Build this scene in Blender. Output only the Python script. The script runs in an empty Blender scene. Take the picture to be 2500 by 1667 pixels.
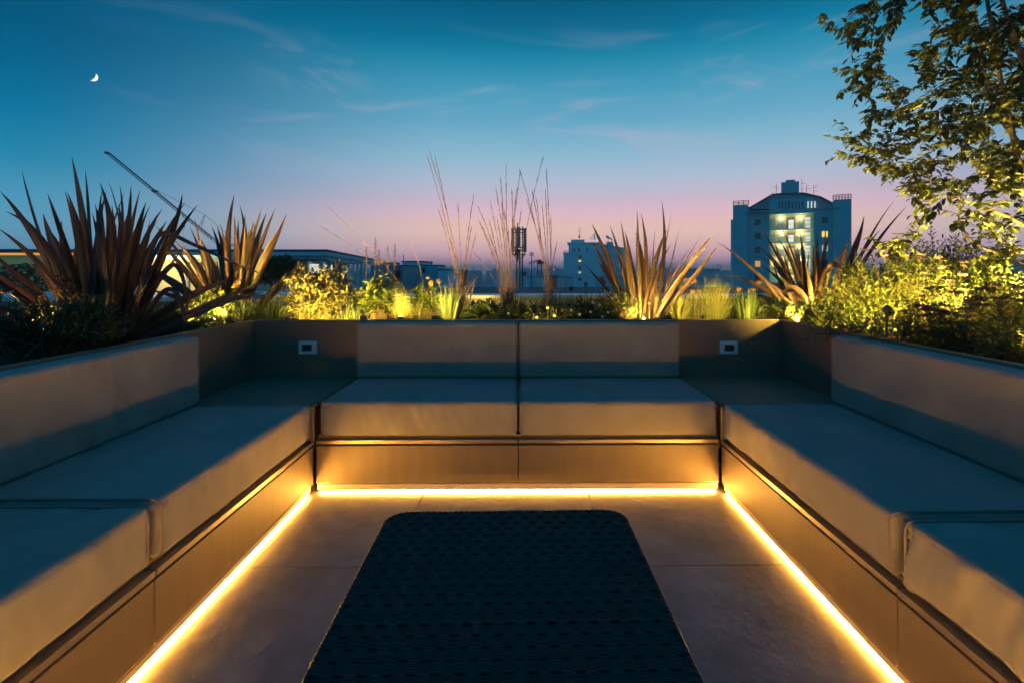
import bpy, bmesh, math, random, zlib
from mathutils import Vector, Matrix, noise
R = random.Random(7)
sc = bpy.context.scene
C = sc.collection
V = Vector
PI = math.pi

# ------------------------------------------------------------------ camera
CAM_H, FPX, CX, CY, YAW = 1.10, 1219.0, 1283.0, 661.7, 0.0085
cd = bpy.data.cameras.new('camera')
cam = bpy.data.objects.new('camera', cd); C.objects.link(cam)
cam.location = (0, 0, CAM_H); cam.rotation_euler = (PI / 2, 0, -YAW)
cd.sensor_width = 36.0; cd.lens = 36.0 * FPX / 2500.0
cd.shift_x = (1250 - CX) / 2500.0; cd.shift_y = -(833.5 - CY) / 2500.0
cd.clip_start = 0.02; cd.clip_end = 20000
sc.camera = cam

def at(x, y, Y):
    """photo pixel (2500 px wide frame) -> world point on the plane at distance Y"""
    k = (x - CX) / FPX
    c, s = math.cos(YAW), math.sin(YAW)
    X = Y * (k * c + s) / (c - k * s)
    d = X * s + Y * c
    return V((X, Y, CAM_H - (y - CY) / FPX * d))

# ------------------------------------------------------------------ sky
world = bpy.data.worlds.new('World'); sc.world = world; world.use_nodes = True
wn, wl = world.node_tree.nodes, world.node_tree.links
wn.clear()
def s2l(c):
    return tuple(((v / 255) / 12.92 if v / 255 <= .04045 else ((v / 255 + .055) / 1.055) ** 2.4) for v in c)
def wnode(t, **kw):
    n = wn.new(t)
    for k, v in kw.items(): setattr(n, k, v)
    return n
def wmath(op, a, b=None, clamp=False):
    n = wnode('ShaderNodeMath', operation=op); n.use_clamp = clamp
    for i, v in enumerate((a, b)):
        if v is None: continue
        if isinstance(v, (int, float)): n.inputs[i].default_value = v
        else: wl.new(v, n.inputs[i])
    return n.outputs[0]
def wramp(fac, stops):
    n = wnode('ShaderNodeValToRGB'); r = n.color_ramp
    r.interpolation = 'LINEAR'
    while len(r.elements) > 1: r.elements.remove(r.elements[-1])
    for i, (p, c) in enumerate(stops):
        e = r.elements[0] if i == 0 else r.elements.new(p)
        e.position = p; e.color = (*s2l(c), 1)
    wl.new(fac, n.inputs[0]); return n.outputs[0]
tc = wnode('ShaderNodeTexCoord'); sep = wnode('ShaderNodeSeparateXYZ'); wl.new(tc.outputs['Generated'], sep.inputs[0])
el = wmath('MAXIMUM', sep.outputs['Z'], 0.0)
# dusk afterglow: strongest a little right of straight ahead
warm = wramp(el, [(0.0, (200, 185, 215)), (0.018, (245, 185, 213)), (0.04, (255, 200, 203)), (0.075, (255, 211, 196)), (0.094, (250, 204, 198)),
                  (0.118, (236, 196, 211)), (0.138, (214, 194, 212)), (0.176, (182, 197, 219)), (0.226, (144, 190, 214)), (0.281, (106, 173, 203)),
                  (0.34, (70, 157, 190)), (0.385, (34, 138, 172)), (0.41, (10, 122, 158)), (0.44, (2, 104, 142)), (0.475, (0, 89, 128)), (0.62, (0, 90, 136)), (1.0, (0, 94, 144))])
cool = wramp(el, [(0.0, (118, 168, 198)), (0.05, (112, 172, 202)), (0.10, (86, 164, 198)), (0.16, (40, 140, 178)), (0.22, (8, 121, 163)),
                  (0.28, (0, 103, 145)), (0.34, (0, 88, 128)), (0.42, (0, 84, 126)), (0.6, (0, 88, 134)), (1.0, (0, 94, 144))])
az = wmath('ARCTAN2', sep.outputs['X'], sep.outputs['Y'])
daz = wmath('ABSOLUTE', wmath('SUBTRACT', az, 0.20))
glow = wmath('SUBTRACT', 1.0, wmath('DIVIDE', daz, 1.0), clamp=True)
sm = wnode('ShaderNodeMapRange', interpolation_type='SMOOTHSTEP'); wl.new(glow, sm.inputs[0])
sm.inputs[1].default_value = 0.0; sm.inputs[2].default_value = 0.72
mix = wnode('ShaderNodeMixRGB'); wl.new(sm.outputs[0], mix.inputs[0]); wl.new(cool, mix.inputs[1]); wl.new(warm, mix.inputs[2])
# thin wisps of high cloud, catching the pink
mp = wnode('ShaderNodeMapping'); wl.new(tc.outputs['Generated'], mp.inputs[0])
mp.inputs['Location'].default_value = (0.35, 0.0, 1.9); mp.inputs['Rotation'].default_value = (0.0, 0.30, 0.0); mp.inputs['Scale'].default_value = (2.0, 2.0, 8.0)
nz = wnode('ShaderNodeTexNoise'); wl.new(mp.outputs[0], nz.inputs['Vector'])
nz.inputs['Scale'].default_value = 1.7; nz.inputs['Detail'].default_value = 4; nz.inputs['Roughness'].default_value = .62; nz.inputs['Distortion'].default_value = .9
cm = wnode('ShaderNodeMapRange', interpolation_type='SMOOTHSTEP'); wl.new(nz.outputs['Fac'], cm.inputs[0]); cm.inputs[1].default_value = .47; cm.inputs[2].default_value = .78
band = wnode('ShaderNodeMapRange', interpolation_type='SMOOTHSTEP'); wl.new(el, band.inputs[0]); band.inputs[1].default_value = .10; band.inputs[2].default_value = .28
band2 = wnode('ShaderNodeMapRange', interpolation_type='SMOOTHSTEP'); wl.new(el, band2.inputs[0]); band2.inputs[1].default_value = .46; band2.inputs[2].default_value = .34
cl = wmath('MULTIPLY', wmath('MULTIPLY', cm.outputs[0], wmath('MULTIPLY', band.outputs[0], band2.outputs[0])), wmath('MULTIPLY', sm.outputs[0], .46))
mix2 = wnode('ShaderNodeMixRGB'); wl.new(cl, mix2.inputs[0]); wl.new(mix.outputs[0], mix2.inputs[1]); mix2.inputs[2].default_value = (*s2l((196, 184, 208)), 1)
bg = wnode('ShaderNodeBackground'); wl.new(mix2.outputs[0], bg.inputs[0]); bg.inputs[1].default_value = 1.0
wo = wnode('ShaderNodeOutputWorld'); wl.new(bg.outputs[0], wo.inputs[0])

sc.view_settings.view_transform = 'Standard'; sc.view_settings.look = 'None'
sc.view_settings.exposure = 0.0; sc.view_settings.gamma = 1.0; sc.view_settings.use_curve_mapping = False
sc.render.engine = 'CYCLES'
sc.cycles.use_denoising = True
sc.cycles.max_bounces = 8; sc.cycles.diffuse_bounces = 4; sc.cycles.glossy_bounces = 3; sc.cycles.transmission_bounces = 4
sc.cycles.sample_clamp_indirect = 6.0

LED_COL, LED_POWER = (1.0, 0.45, 0.068), 215.0
SPOT_COL = (1.0, 0.66, 0.10)

# ------------------------------------------------------------------ materials
def mat(name, col, rough=.7, metal=0.0, spec=.4, var=0.0, vscale=8.0, vcol=None, bump=0.0, bscale=60.0, island=0.0, trans=0.0, objrand=0.0,
        emit=None, estr=0.0, aniso=0.0, stretch=None, alpha=None, sheen=0.0):
    m = bpy.data.materials.new(name); m.use_nodes = True
    nt = m.node_tree; n, l = nt.nodes, nt.links
    b = n['Principled BSDF']
    b.inputs['Base Color'].default_value = (*col, 1); b.inputs['Roughness'].default_value = rough
    b.inputs['Metallic'].default_value = metal; b.inputs['Specular IOR Level'].default_value = spec
    if aniso: b.inputs['Anisotropic'].default_value = aniso
    if sheen: b.inputs['Sheen Weight'].default_value = sheen
    if emit: b.inputs['Emission Color'].default_value = (*emit, 1); b.inputs['Emission Strength'].default_value = estr
    tcn = n.new('ShaderNodeTexCoord'); vec = tcn.outputs['Object']
    if stretch:
        mpn = n.new('ShaderNodeMapping'); mpn.inputs['Scale'].default_value = stretch; l.new(vec, mpn.inputs[0]); vec = mpn.outputs[0]
    colsock = None
    if var or vcol:
        t = n.new('ShaderNodeTexNoise'); t.inputs['Scale'].default_value = vscale; t.inputs['Detail'].default_value = 6; t.inputs['Roughness'].default_value = .6
        l.new(vec, t.inputs['Vector'])
        mx = n.new('ShaderNodeMixRGB'); mr = n.new('ShaderNodeMapRange'); mr.inputs[1].default_value = .3; mr.inputs[2].default_value = .7
        l.new(t.outputs['Fac'], mr.inputs[0]); l.new(mr.outputs[0], mx.inputs[0])
        mx.inputs[1].default_value = (*[c * (1 - var) for c in col], 1)
        mx.inputs[2].default_value = (*(vcol if vcol else [min(1, c * (1 + var)) for c in col]), 1)
        colsock = mx.outputs[0]
    if island or objrand:
        src = None
        if island:
            g = n.new('ShaderNodeNewGeometry'); src = g.outputs['Random Per Island']
        else:
            g = n.new('ShaderNodeObjectInfo'); src = g.outputs['Random']
        amt = island or objrand
        hs = n.new('ShaderNodeHueSaturation')
        mr = n.new('ShaderNodeMapRange'); mr.inputs[3].default_value = 1 - amt; mr.inputs[4].default_value = 1 + amt; l.new(src, mr.inputs[0]); l.new(mr.outputs[0], hs.inputs['Value'])
        mr2 = n.new('ShaderNodeMapRange'); mr2.inputs[3].default_value = .5 - amt * .045; mr2.inputs[4].default_value = .5 + amt * .045
        ml = n.new('ShaderNodeMath'); ml.operation = 'FRACT'; mm = n.new('ShaderNodeMath'); mm.operation = 'MULTIPLY'; mm.inputs[1].default_value = 7.31
        l.new(src, mm.inputs[0]); l.new(mm.outputs[0], ml.inputs[0]); l.new(ml.outputs[0], mr2.inputs[0]); l.new(mr2.outputs[0], hs.inputs['Hue'])
        if colsock: l.new(colsock, hs.inputs['Color'])
        else: hs.inputs['Color'].default_value = (*col, 1)
        colsock = hs.outputs[0]
    if colsock: l.new(colsock, b.inputs['Base Color'])
    if bump:
        t2 = n.new('ShaderNodeTexNoise'); t2.inputs['Scale'].default_value = bscale; t2.inputs['Detail'].default_value = 5; l.new(vec, t2.inputs['Vector'])
        bp = n.new('ShaderNodeBump'); bp.inputs['Strength'].default_value = bump; bp.inputs['Distance'].default_value = .01
        l.new(t2.outputs['Fac'], bp.inputs['Height']); l.new(bp.outputs[0], b.inputs['Normal'])
    if trans:
        tr = n.new('ShaderNodeBsdfTranslucent'); ms = n.new('ShaderNodeMixShader'); ms.inputs[0].default_value = trans
        if colsock: l.new(colsock, tr.inputs[0])
        else: tr.inputs[0].default_value = (*col, 1)
        l.new(b.outputs[0], ms.inputs[1]); l.new(tr.outputs[0], ms.inputs[2]); l.new(ms.outputs[0], n['Material Output'].inputs[0])
    return m

M = {}
M['fabric'] = mat('cushion_fabric', (.295, .275, .225), .9, 0, .15, var=.13, vscale=6, bump=.12, bscale=420, sheen=.15)
M['seam'] = mat('cushion_seam', (.30, .24, .19), .9, 0, .15)
M['bronze'] = mat('bronze_panel', (.235, .185, .12), .58, .25, .5, var=.09, vscale=3, stretch=(7, 7, 1.0), bump=.03, bscale=180)
M['bronze_edge'] = mat('bronze_edge_trim', (.42, .34, .25), .35, .7, .5)
M['wallmetal'] = mat('planter_metal', (.22, .165, .115), .5, .35, .4, var=.12, vscale=3, bump=.03, bscale=120)
M['dark'] = mat('dark_recess', (.02, .018, .016), .8)
M['skirting'] = mat('aluminium_skirting', (.62, .56, .47), .5, .2, .4)
M['led'] = mat('led_diffuser', (.9, .85, .75), .5, emit=LED_COL, estr=LED_POWER)
M['led_boosted'] = mat('led_diffuser_boosted', (.9, .85, .75), .5, emit=LED_COL, estr=LED_POWER * 2.6)  # unseen near-side strip, emission raised to warm the backrests facing it
M['soil'] = mat('planter_soil', (.045, .030, .020), .95, 0, .1, var=.5, vscale=30, bump=1.0, bscale=50)
M['white'] = mat('white_plastic', (.70, .72, .72), .35)
M['smoke'] = mat('smoked_cover', (.06, .045, .04), .12, 0, .6)
M['wicker'] = mat('wicker_strand', (.046, .034, .026), .5, 0, .2, var=.3, vscale=40, objrand=.16)
M['wicker_dark'] = mat('wicker_core', (.026, .022, .019), .8)
M['phormium'] = mat('bronze_flax_leaf', (.086, .047, .037), .42, 0, .5, var=.35, vscale=7, stretch=(3, 3, .6), objrand=.45, trans=.16)
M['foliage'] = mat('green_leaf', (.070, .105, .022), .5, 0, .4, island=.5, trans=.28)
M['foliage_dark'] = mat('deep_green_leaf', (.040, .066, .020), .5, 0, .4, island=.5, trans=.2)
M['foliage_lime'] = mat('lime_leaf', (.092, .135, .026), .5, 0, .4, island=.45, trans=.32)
M['olive'] = mat('olive_leaf', (.085, .088, .030), .5, 0, .4, island=.5, trans=.2)
M['treeleaf'] = mat('tree_leaf', (.046, .060, .014), .5, 0, .3, island=.5, trans=.25)
M['treeleaf_o'] = mat('tree_leaf_single', (.050, .064, .015), .5, 0, .3, objrand=.5, trans=.25)
M['bark'] = mat('smooth_bark', (.16, .115, .075), .7, 0, .3, var=.3, vscale=12, bump=.4, bscale=30)
M['twig'] = mat('plant_stem', (.10, .075, .035), .75)
M['grass'] = mat('grass_blade', (.115, .120, .030), .55, 0, .3, island=.4, trans=.25)
M['drygrass'] = mat('dry_grass_stem', (.16, .10, .075), .7, 0, .2, island=.4)
M['seedhead'] = mat('dry_flower_head', (.30, .17, .05), .8, island=.35)
M['sedum'] = mat('dark_flower_head', (.085, .034, .026), .85, island=.4)
M['petal'] = mat('white_petal', (.75, .75, .72), .6)
M['salvia'] = mat('violet_spike', (.05, .035, .09), .7, island=.3)
M['lilac'] = mat('lilac_flower', (.34, .19, .26), .7, island=.3)
M['black'] = mat('black_fixture', (.02, .02, .02), .4)
M['bulb'] = mat('lamp_lens', (.9, .9, .8), .3, emit=(1.0, .72, .25), estr=60)
M['render'] = mat('parapet_render', (.40, .34, .27), .85, 0, .2, var=.10, vscale=4, bump=.2, bscale=60)
M['slat'] = mat('white_slat', (.70, .66, .58), .6)
M['coping'] = mat('zinc_coping', (.52, .53, .54), .4, .5, .5, var=.1, vscale=2)
M['moon'] = mat('moon_surface', (.8, .75, .65), .9, emit=(1.0, .86, .66), estr=1.0)

def tile_material():
    m = mat('stone_tile', (.255, .228, .192), .55, 0, .35, var=.22, vscale=4.5, vcol=(.385, .345, .29))
    n, l = m.node_tree.nodes, m.node_tree.links; b = n['Principled BSDF']
    tcn = n.new('ShaderNodeTexCoord')
    t1 = n.new('ShaderNodeTexNoise'); t1.inputs['Scale'].default_value = 26; t1.inputs['Detail'].default_value = 8; l.new(tcn.outputs['Object'], t1.inputs['Vector'])
    vo = n.new('ShaderNodeTexVoronoi'); vo.inputs['Scale'].default_value = 34; l.new(tcn.outputs['Object'], vo.inputs['Vector'])
    mr = n.new('ShaderNodeMapRange'); mr.inputs[1].default_value = .05; mr.inputs[2].default_value = .2; l.new(vo.outputs['Distance'], mr.inputs[0])
    ad = n.new('ShaderNodeMath'); ad.operation = 'MULTIPLY_ADD'; l.new(mr.outputs[0], ad.inputs[0]); ad.inputs[1].default_value = .25; l.new(t1.outputs['Fac'], ad.inputs[2])
    bp = n.new('ShaderNodeBump'); bp.inputs['Strength'].default_value = .5; bp.inputs['Distance'].default_value = .004
    l.new(ad.outputs[0], bp.inputs['Height']); l.new(bp.outputs[0], b.inputs['Normal'])
    return m
M['tile'] = tile_material()

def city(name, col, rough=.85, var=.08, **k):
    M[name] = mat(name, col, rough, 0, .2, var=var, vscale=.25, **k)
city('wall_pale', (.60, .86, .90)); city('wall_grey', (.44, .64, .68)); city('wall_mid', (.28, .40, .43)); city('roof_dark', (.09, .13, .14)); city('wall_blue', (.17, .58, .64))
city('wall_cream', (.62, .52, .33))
city('brick', (.26, .17, .14)); M['pane'] = mat('dark_pane', (.02, .025, .03), .1, 0, .6)
M['frame'] = mat('grey_frame', (.22, .24, .25), .6)
def lit(name, c, s): M[name] = mat(name, (.5, .45, .35), .6, emit=c, estr=s)
lit('lit_yellow', (1.0, .66, .10), 1.1); lit('lit_pale', (.75, .90, .85), .55); lit('lit_orange', (1.0, .42, .06), .7); lit('lit_white', (.95, .95, .85), .75); lit('lit_loggia', (1, .80, .42), 8.0)
lit('lit_sign', (1.0, .80, .02), .95); lit('sign_white', (.8, .95, 1.0), .8)
M['steel'] = mat('galvanised_steel', (.22, .22, .22), .5, .3)
M['steel_dark'] = mat('dark_steel', (.045, .05, .055), .6, .2)
M['antenna'] = mat('antenna_panel', (.30, .28, .27), .6)
M['city_ground'] = mat('city_ground', (.06, .07, .075), .95, var=.3, vscale=.02)

# ------------------------------------------------------------------ mesh helpers
class MB:
    def __init__(s): s.v = []; s.f = []
    def box(s, x0, x1, y0, y1, z0, z1, mtx=None):
        b = len(s.v)
        for x, y, z in ((x0, y0, z0), (x1, y0, z0), (x1, y1, z0), (x0, y1, z0), (x0, y0, z1), (x1, y0, z1), (x1, y1, z1), (x0, y1, z1)):
            p = V((x, y, z)); s.v.append(mtx @ p if mtx else p)
        s.f += [(b, b + 3, b + 2, b + 1), (b + 4, b + 5, b + 6, b + 7), (b, b + 1, b + 5, b + 4), (b + 1, b + 2, b + 6, b + 5), (b + 2, b + 3, b + 7, b + 6), (b + 3, b, b + 4, b + 7)]
        return s
    def prism(s, pts, z0, z1):
        b = len(s.v); n = len(pts)
        s.v += [V((x, y, z0)) for x, y in pts] + [V((x, y, z1)) for x, y in pts]
        s.f.append(tuple(b + i for i in reversed(range(n)))); s.f.append(tuple(b + n + i for i in range(n)))
        for i in range(n):
            j = (i + 1) % n; s.f.append((b + i, b + j, b + n + j, b + n + i))
        return s
    def tube(s, path, rad, n=6, cap=True):
        path = [V(p) for p in path]; m = len(path)
        if not isinstance(rad, (list, tuple)): rad = [rad] * m
        b = len(s.v); side = None
        for i, p in enumerate(path):
            t = (path[min(i + 1, m - 1)] - path[max(i - 1, 0)])
            t = t.normalized() if t.length > 1e-9 else V((0, 0, 1))
            if side is None:
                side = t.cross(V((0, 0, 1)) if abs(t.z) < .9 else V((1, 0, 0))).normalized()
            else:
                side = (side - t * side.dot(t)).normalized()
            up = side.cross(t)
            for k in range(n):
                a = 2 * PI * k / n
                s.v.append(p + (side * math.cos(a) + up * math.sin(a)) * rad[i])
        for i in range(m - 1):
            for k in range(n):
                k2 = (k + 1) % n
                s.f.append((b + i * n + k, b + i * n + k2, b + (i + 1) * n + k2, b + (i + 1) * n + k))
        if cap:
            s.f.append(tuple(b + k for k in reversed(range(n)))); s.f.append(tuple(b + (m - 1) * n + k for k in range(n)))
        return s
    def leaf(s, p, d, nrm, L, W, fold=.18, bend=.15):
        """elliptic leaf with a folded midrib"""
        d = d.normalized(); side = d.cross(nrm)
        side = side.normalized() if side.length > 1e-6 else d.orthogonal().normalized()
        nn = side.cross(d).normalized(); b = len(s.v)
        def q(t, w, h): return p + d * (L * t) + side * (W * w) + nn * (L * (-bend * t * t) + W * h)
        s.v += [q(0, 0, 0), q(.36, -.5, fold), q(.36, 0, 0), q(.36, .5, fold), q(.72, -.36, fold), q(.72, 0, 0), q(.72, .36, fold), q(1, 0, 0)]
        s.f += [(b, b + 2, b + 1), (b, b + 3, b + 2), (b + 1, b + 2, b + 5, b + 4), (b + 2, b + 3, b + 6, b + 5), (b + 4, b + 5, b + 7), (b + 5, b + 6, b + 7)]
    def blade(s, path, w, side):
        """ribbon that tapers to a point"""
        b = len(s.v); m = len(path)
        for i, p in enumerate(path):
            t = i / (m - 1); ww = w * (1 - t ** 2.2) * .5 + w * .04
            s.v += [p - side * ww, p + side * ww]
        for i in range(m - 1): s.f.append((b + 2 * i, b + 2 * i + 1, b + 2 * i + 3, b + 2 * i + 2))
    def ball(s, c, r, n=6, m=4, sq=(1, 1, 1)):
        b = len(s.v)
        for j in range(m + 1):
            th = PI * j / m
            for k in range(n):
                a = 2 * PI * k / n
                s.v.append(c + V((r * sq[0] * math.sin(th) * math.cos(a), r * sq[1] * math.sin(th) * math.sin(a), r * sq[2] * math.cos(th))))
        for j in range(m):
            for k in range(n):
                k2 = (k + 1) % n
                s.f.append((b + j * n + k, b + (j + 1) * n + k, b + (j + 1) * n + k2, b + j * n + k2))
    def build(s, name, m, parent=None, smooth=False, bevel=0.0, origin=None):
        me = bpy.data.meshes.new(name)
        o = V(origin) if origin is not None else None
        me.from_pydata([tuple(v - o) if o is not None else tuple(v) for v in s.v], [], s.f); me.update()
        if smooth: me.polygons.foreach_set('use_smooth', [True] * len(me.polygons))
        me.materials.append(M[m] if isinstance(m, str) else m)
        ob = bpy.data.objects.new(name, me); C.objects.link(ob)
        if parent is not None: ob.parent = parent
        if o is not None: ob.location = o
        if bevel:
            md = ob.modifiers.new('bevel', 'BEVEL'); md.width = bevel; md.segments = 2; md.limit_method = 'ANGLE'
        return ob
def tag(o, label=None, cat=None, group=None, kind=None):
    if label: o['label'] = label
    if cat: o['category'] = cat
    if group: o['group'] = group
    if kind: o['kind'] = kind
    return o
def thing(name, label, cat, loc=(0, 0, 0), group=None):
    R.seed(zlib.crc32((label + str([round(v, 2) for v in loc])).encode()))
    o = bpy.data.objects.new(name, None); C.objects.link(o); o.location = loc; o.empty_display_size = .1
    return tag(o, label, cat, group)
def bx(name, m, parent, x0, x1, y0, y1, z0, z1, bevel=0.0):
    return MB().box(x0, x1, y0, y1, z0, z1).build(name, m, parent, bevel=bevel)
def bez(a, b, c, n):
    return [a * (1 - t) ** 2 + b * (2 * t * (1 - t)) + c * t * t for t in [i / n for i in range(n + 1)]]
def U(a, b): return R.uniform(a, b)

# ------------------------------------------------------------------ terrace numbers (metres)
ZS, ZB = .457, .288                      # cushion top / bottom
LX, RX, BY = -1.016, .985, 2.463         # seat fronts: left, right, back
LB, RB, BB = -1.545, 1.513, 2.992        # backrest fronts
WXL, WXR, WY = -1.646, 1.614, 3.092      # planter walls
WZ, BRZ = .793, .786
LE, RE = 2.412, 2.425                    # where the side seats end at the corners
YN = .262                                # near end of the side benches

# floor ---------------------------------------------------------------
fl = MB().box(-1.75, 1.75, -3.2, 3.2, -.20, -.012).build('floor', 'dark'); tag(fl, kind='structure')
TW = .814
for i in range(-2, 2):
    for j in range(-5, 2):
        x0 = .331 - TW + TW * i + TW; y0 = 1.865 + TW * (j - 0)
        xa, xb = max(x0 - TW, -1.70), min(x0, 1.70)
        ya, yb = max(y0, -3.1), min(y0 + TW, 3.15)
        if xb - xa < .05 or yb - ya < .05: continue
        o = MB().box(xa + .0018, xb - .0018, ya + .0018, yb - .0018, -.0118, 0).build('floor_tile', 'tile', fl, origin=(xa, ya, 0), bevel=.001)

# built-in benches ------------------------------------------------------
def bench(name, label, axis, front, a0, a1, back, seams, led0=None):
    """front line at `front`, running from a0 to a1; axis 'x+': faces +X, 'x-': faces -X, 'y-': faces -Y"""
    root = thing(name, label, 'bench')
    sg = {'x+': 1, 'x-': -1, 'y-': -1, 'y+': 1}[axis]
    def part(n, m, d0, d1, u0, u1, z0, z1, bevel=0.0, parent=None):
        p, q = sorted((front + sg * d0, front + sg * d1))
        if axis[0] == 'x': return bx(n, m, parent or root, p, q, u0, u1, z0, z1, bevel)
        return bx(n, m, parent or root, u0, u1, p, q, z0, z1, bevel)
    depth = abs(back - front)
    part('carcass', 'dark', -depth + .003, -.045, a0, a1, .003, .262)
    part('seat_deck', 'bronze', -depth + .003, -.030, a0, a1, .2625, .2865)
    edges = [a0] + seams + [a1]
    for e0, e1 in zip(edges[:-1], edges[1:]):
        part('front_panel', 'bronze', -.040, -.004, e0 + .0025, e1 - .0025, .062, .2405, .0015)
        part('seat_rail', 'bronze_edge', -.040, 0.0, e0 + .004, e1 - .004, .2515, .2695, .0012)
        part('trim_edge', 'bronze_edge', -.0035, -.0005, e0 + .003, e1 - .003, .0585, .0618)
    part('skirting_profile', 'skirting', -.044, -.019, a0 + .002, a1 - .002, .0185, .046, .001)
    part('kick_board', 'bronze', -.0445, -.028, a0, a1, .0465, .0580)
    part('light_strip', 'led_boosted' if axis == 'y+' else 'led', -.040, -.0205, led0 or a0 + .012, a1 - .012, .0012, .0064)
    return root
bench('corner_bench', 'bronze panelled bench base under the cushions along the bed of the two dark flaxes', 'x+', LX, YN, BY - .002, WXL, [.395, 1.398], led0=1.10)
bench('corner_bench', 'bronze panelled bench base under the cushions along the tree side', 'x-', RX, YN, BY - .002, WXR, [.300, 1.305], led0=1.10)
bench('corner_bench', 'bronze panelled bench base under the pair of cushions facing the table', 'y-', BY, LX + .004, RX - .004, WY, [-.0155])
bench('corner_bench', 'low bronze bench base closing the near side of the seating pit', 'y+', .26, LX + .004, RX - .004, -.22, [-.0155])
# corner ledges
for nm, x0, x1, y0, lab in (('corner_ledge', WXL + .003, LX + .004, LE + .012, 'bare bronze corner ledge beside the flax bed, no cushion on it'),
                            ('corner_ledge', RX - .004, WXR - .003, RE + .012, 'bare bronze corner ledge beneath the leafy green bed, no cushion on it')):
    root = thing(nm, lab, 'ledge')
    left = x0 < 0
    xa, xb = (x0, x1 - .024) if left else (x0 + .024, x1)
    MB().box(xa, xb, y0, WY - .003, .435, .449).build('ledge_top', 'bronze', root, bevel=.002)
    if left: MB().box(x1 - .0235, x1 - .004, y0 + .03, WY - .01, .435, .4485).build('ledge_strip', 'bronze', root)
    else: MB().box(x0 + .004, x0 + .0235, y0 + .03, WY - .01, .435, .4485).build('ledge_strip', 'bronze', root)
    px = x1 - .012 if left else x0 + .012
    MB().box(px - .011, px + .011, BY - .022, BY + .002, .2705, .434).build('corner_post', 'bronze_edge', root, bevel=.003)

# planter walls ------------------------------------------------------------
def wall(label, boxes, seams):
    root = thing('planter_wall', label, 'planter wall')
    for b in boxes: bx('wall_panel', 'wallmetal', root, *b, bevel=.002)
    for b in seams: bx('cap_strip', 'bronze_edge', root, *b)
    return root
T = .03
wall('matt bronze planter wall behind the pair of backrests, with two white sockets', [(WXL, -.4, WY, WY + T, 0.002, WZ), (-.398, .62, WY, WY + T, 0.002, WZ), (.622, WXR, WY, WY + T, 0.002, WZ)], [(WXL + .01, WXR - .01, WY + .004, WY + T - .004, WZ + .001, WZ + .004)])
wall('matt bronze planter wall carrying the flax bed', [(WXL - T, WXL - .002, .9, WY + T, 0.002, WZ), (WXL - T, WXL - .002, -1.2, .898, 0.002, WZ)], [(WXL - T + .004, WXL - .006, -1.1, WY, WZ + .001, WZ + .004)])
wall('matt bronze planter wall carrying the lush green bed below the tree', [(WXR + .002, WXR + T, .9, WY + T, 0.002, WZ), (WXR + .002, WXR + T, -1.2, .898, 0.002, WZ)], [(WXR + .006, WXR + T - .004, -1.1, WY, WZ + .001, WZ + .004)])

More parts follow.
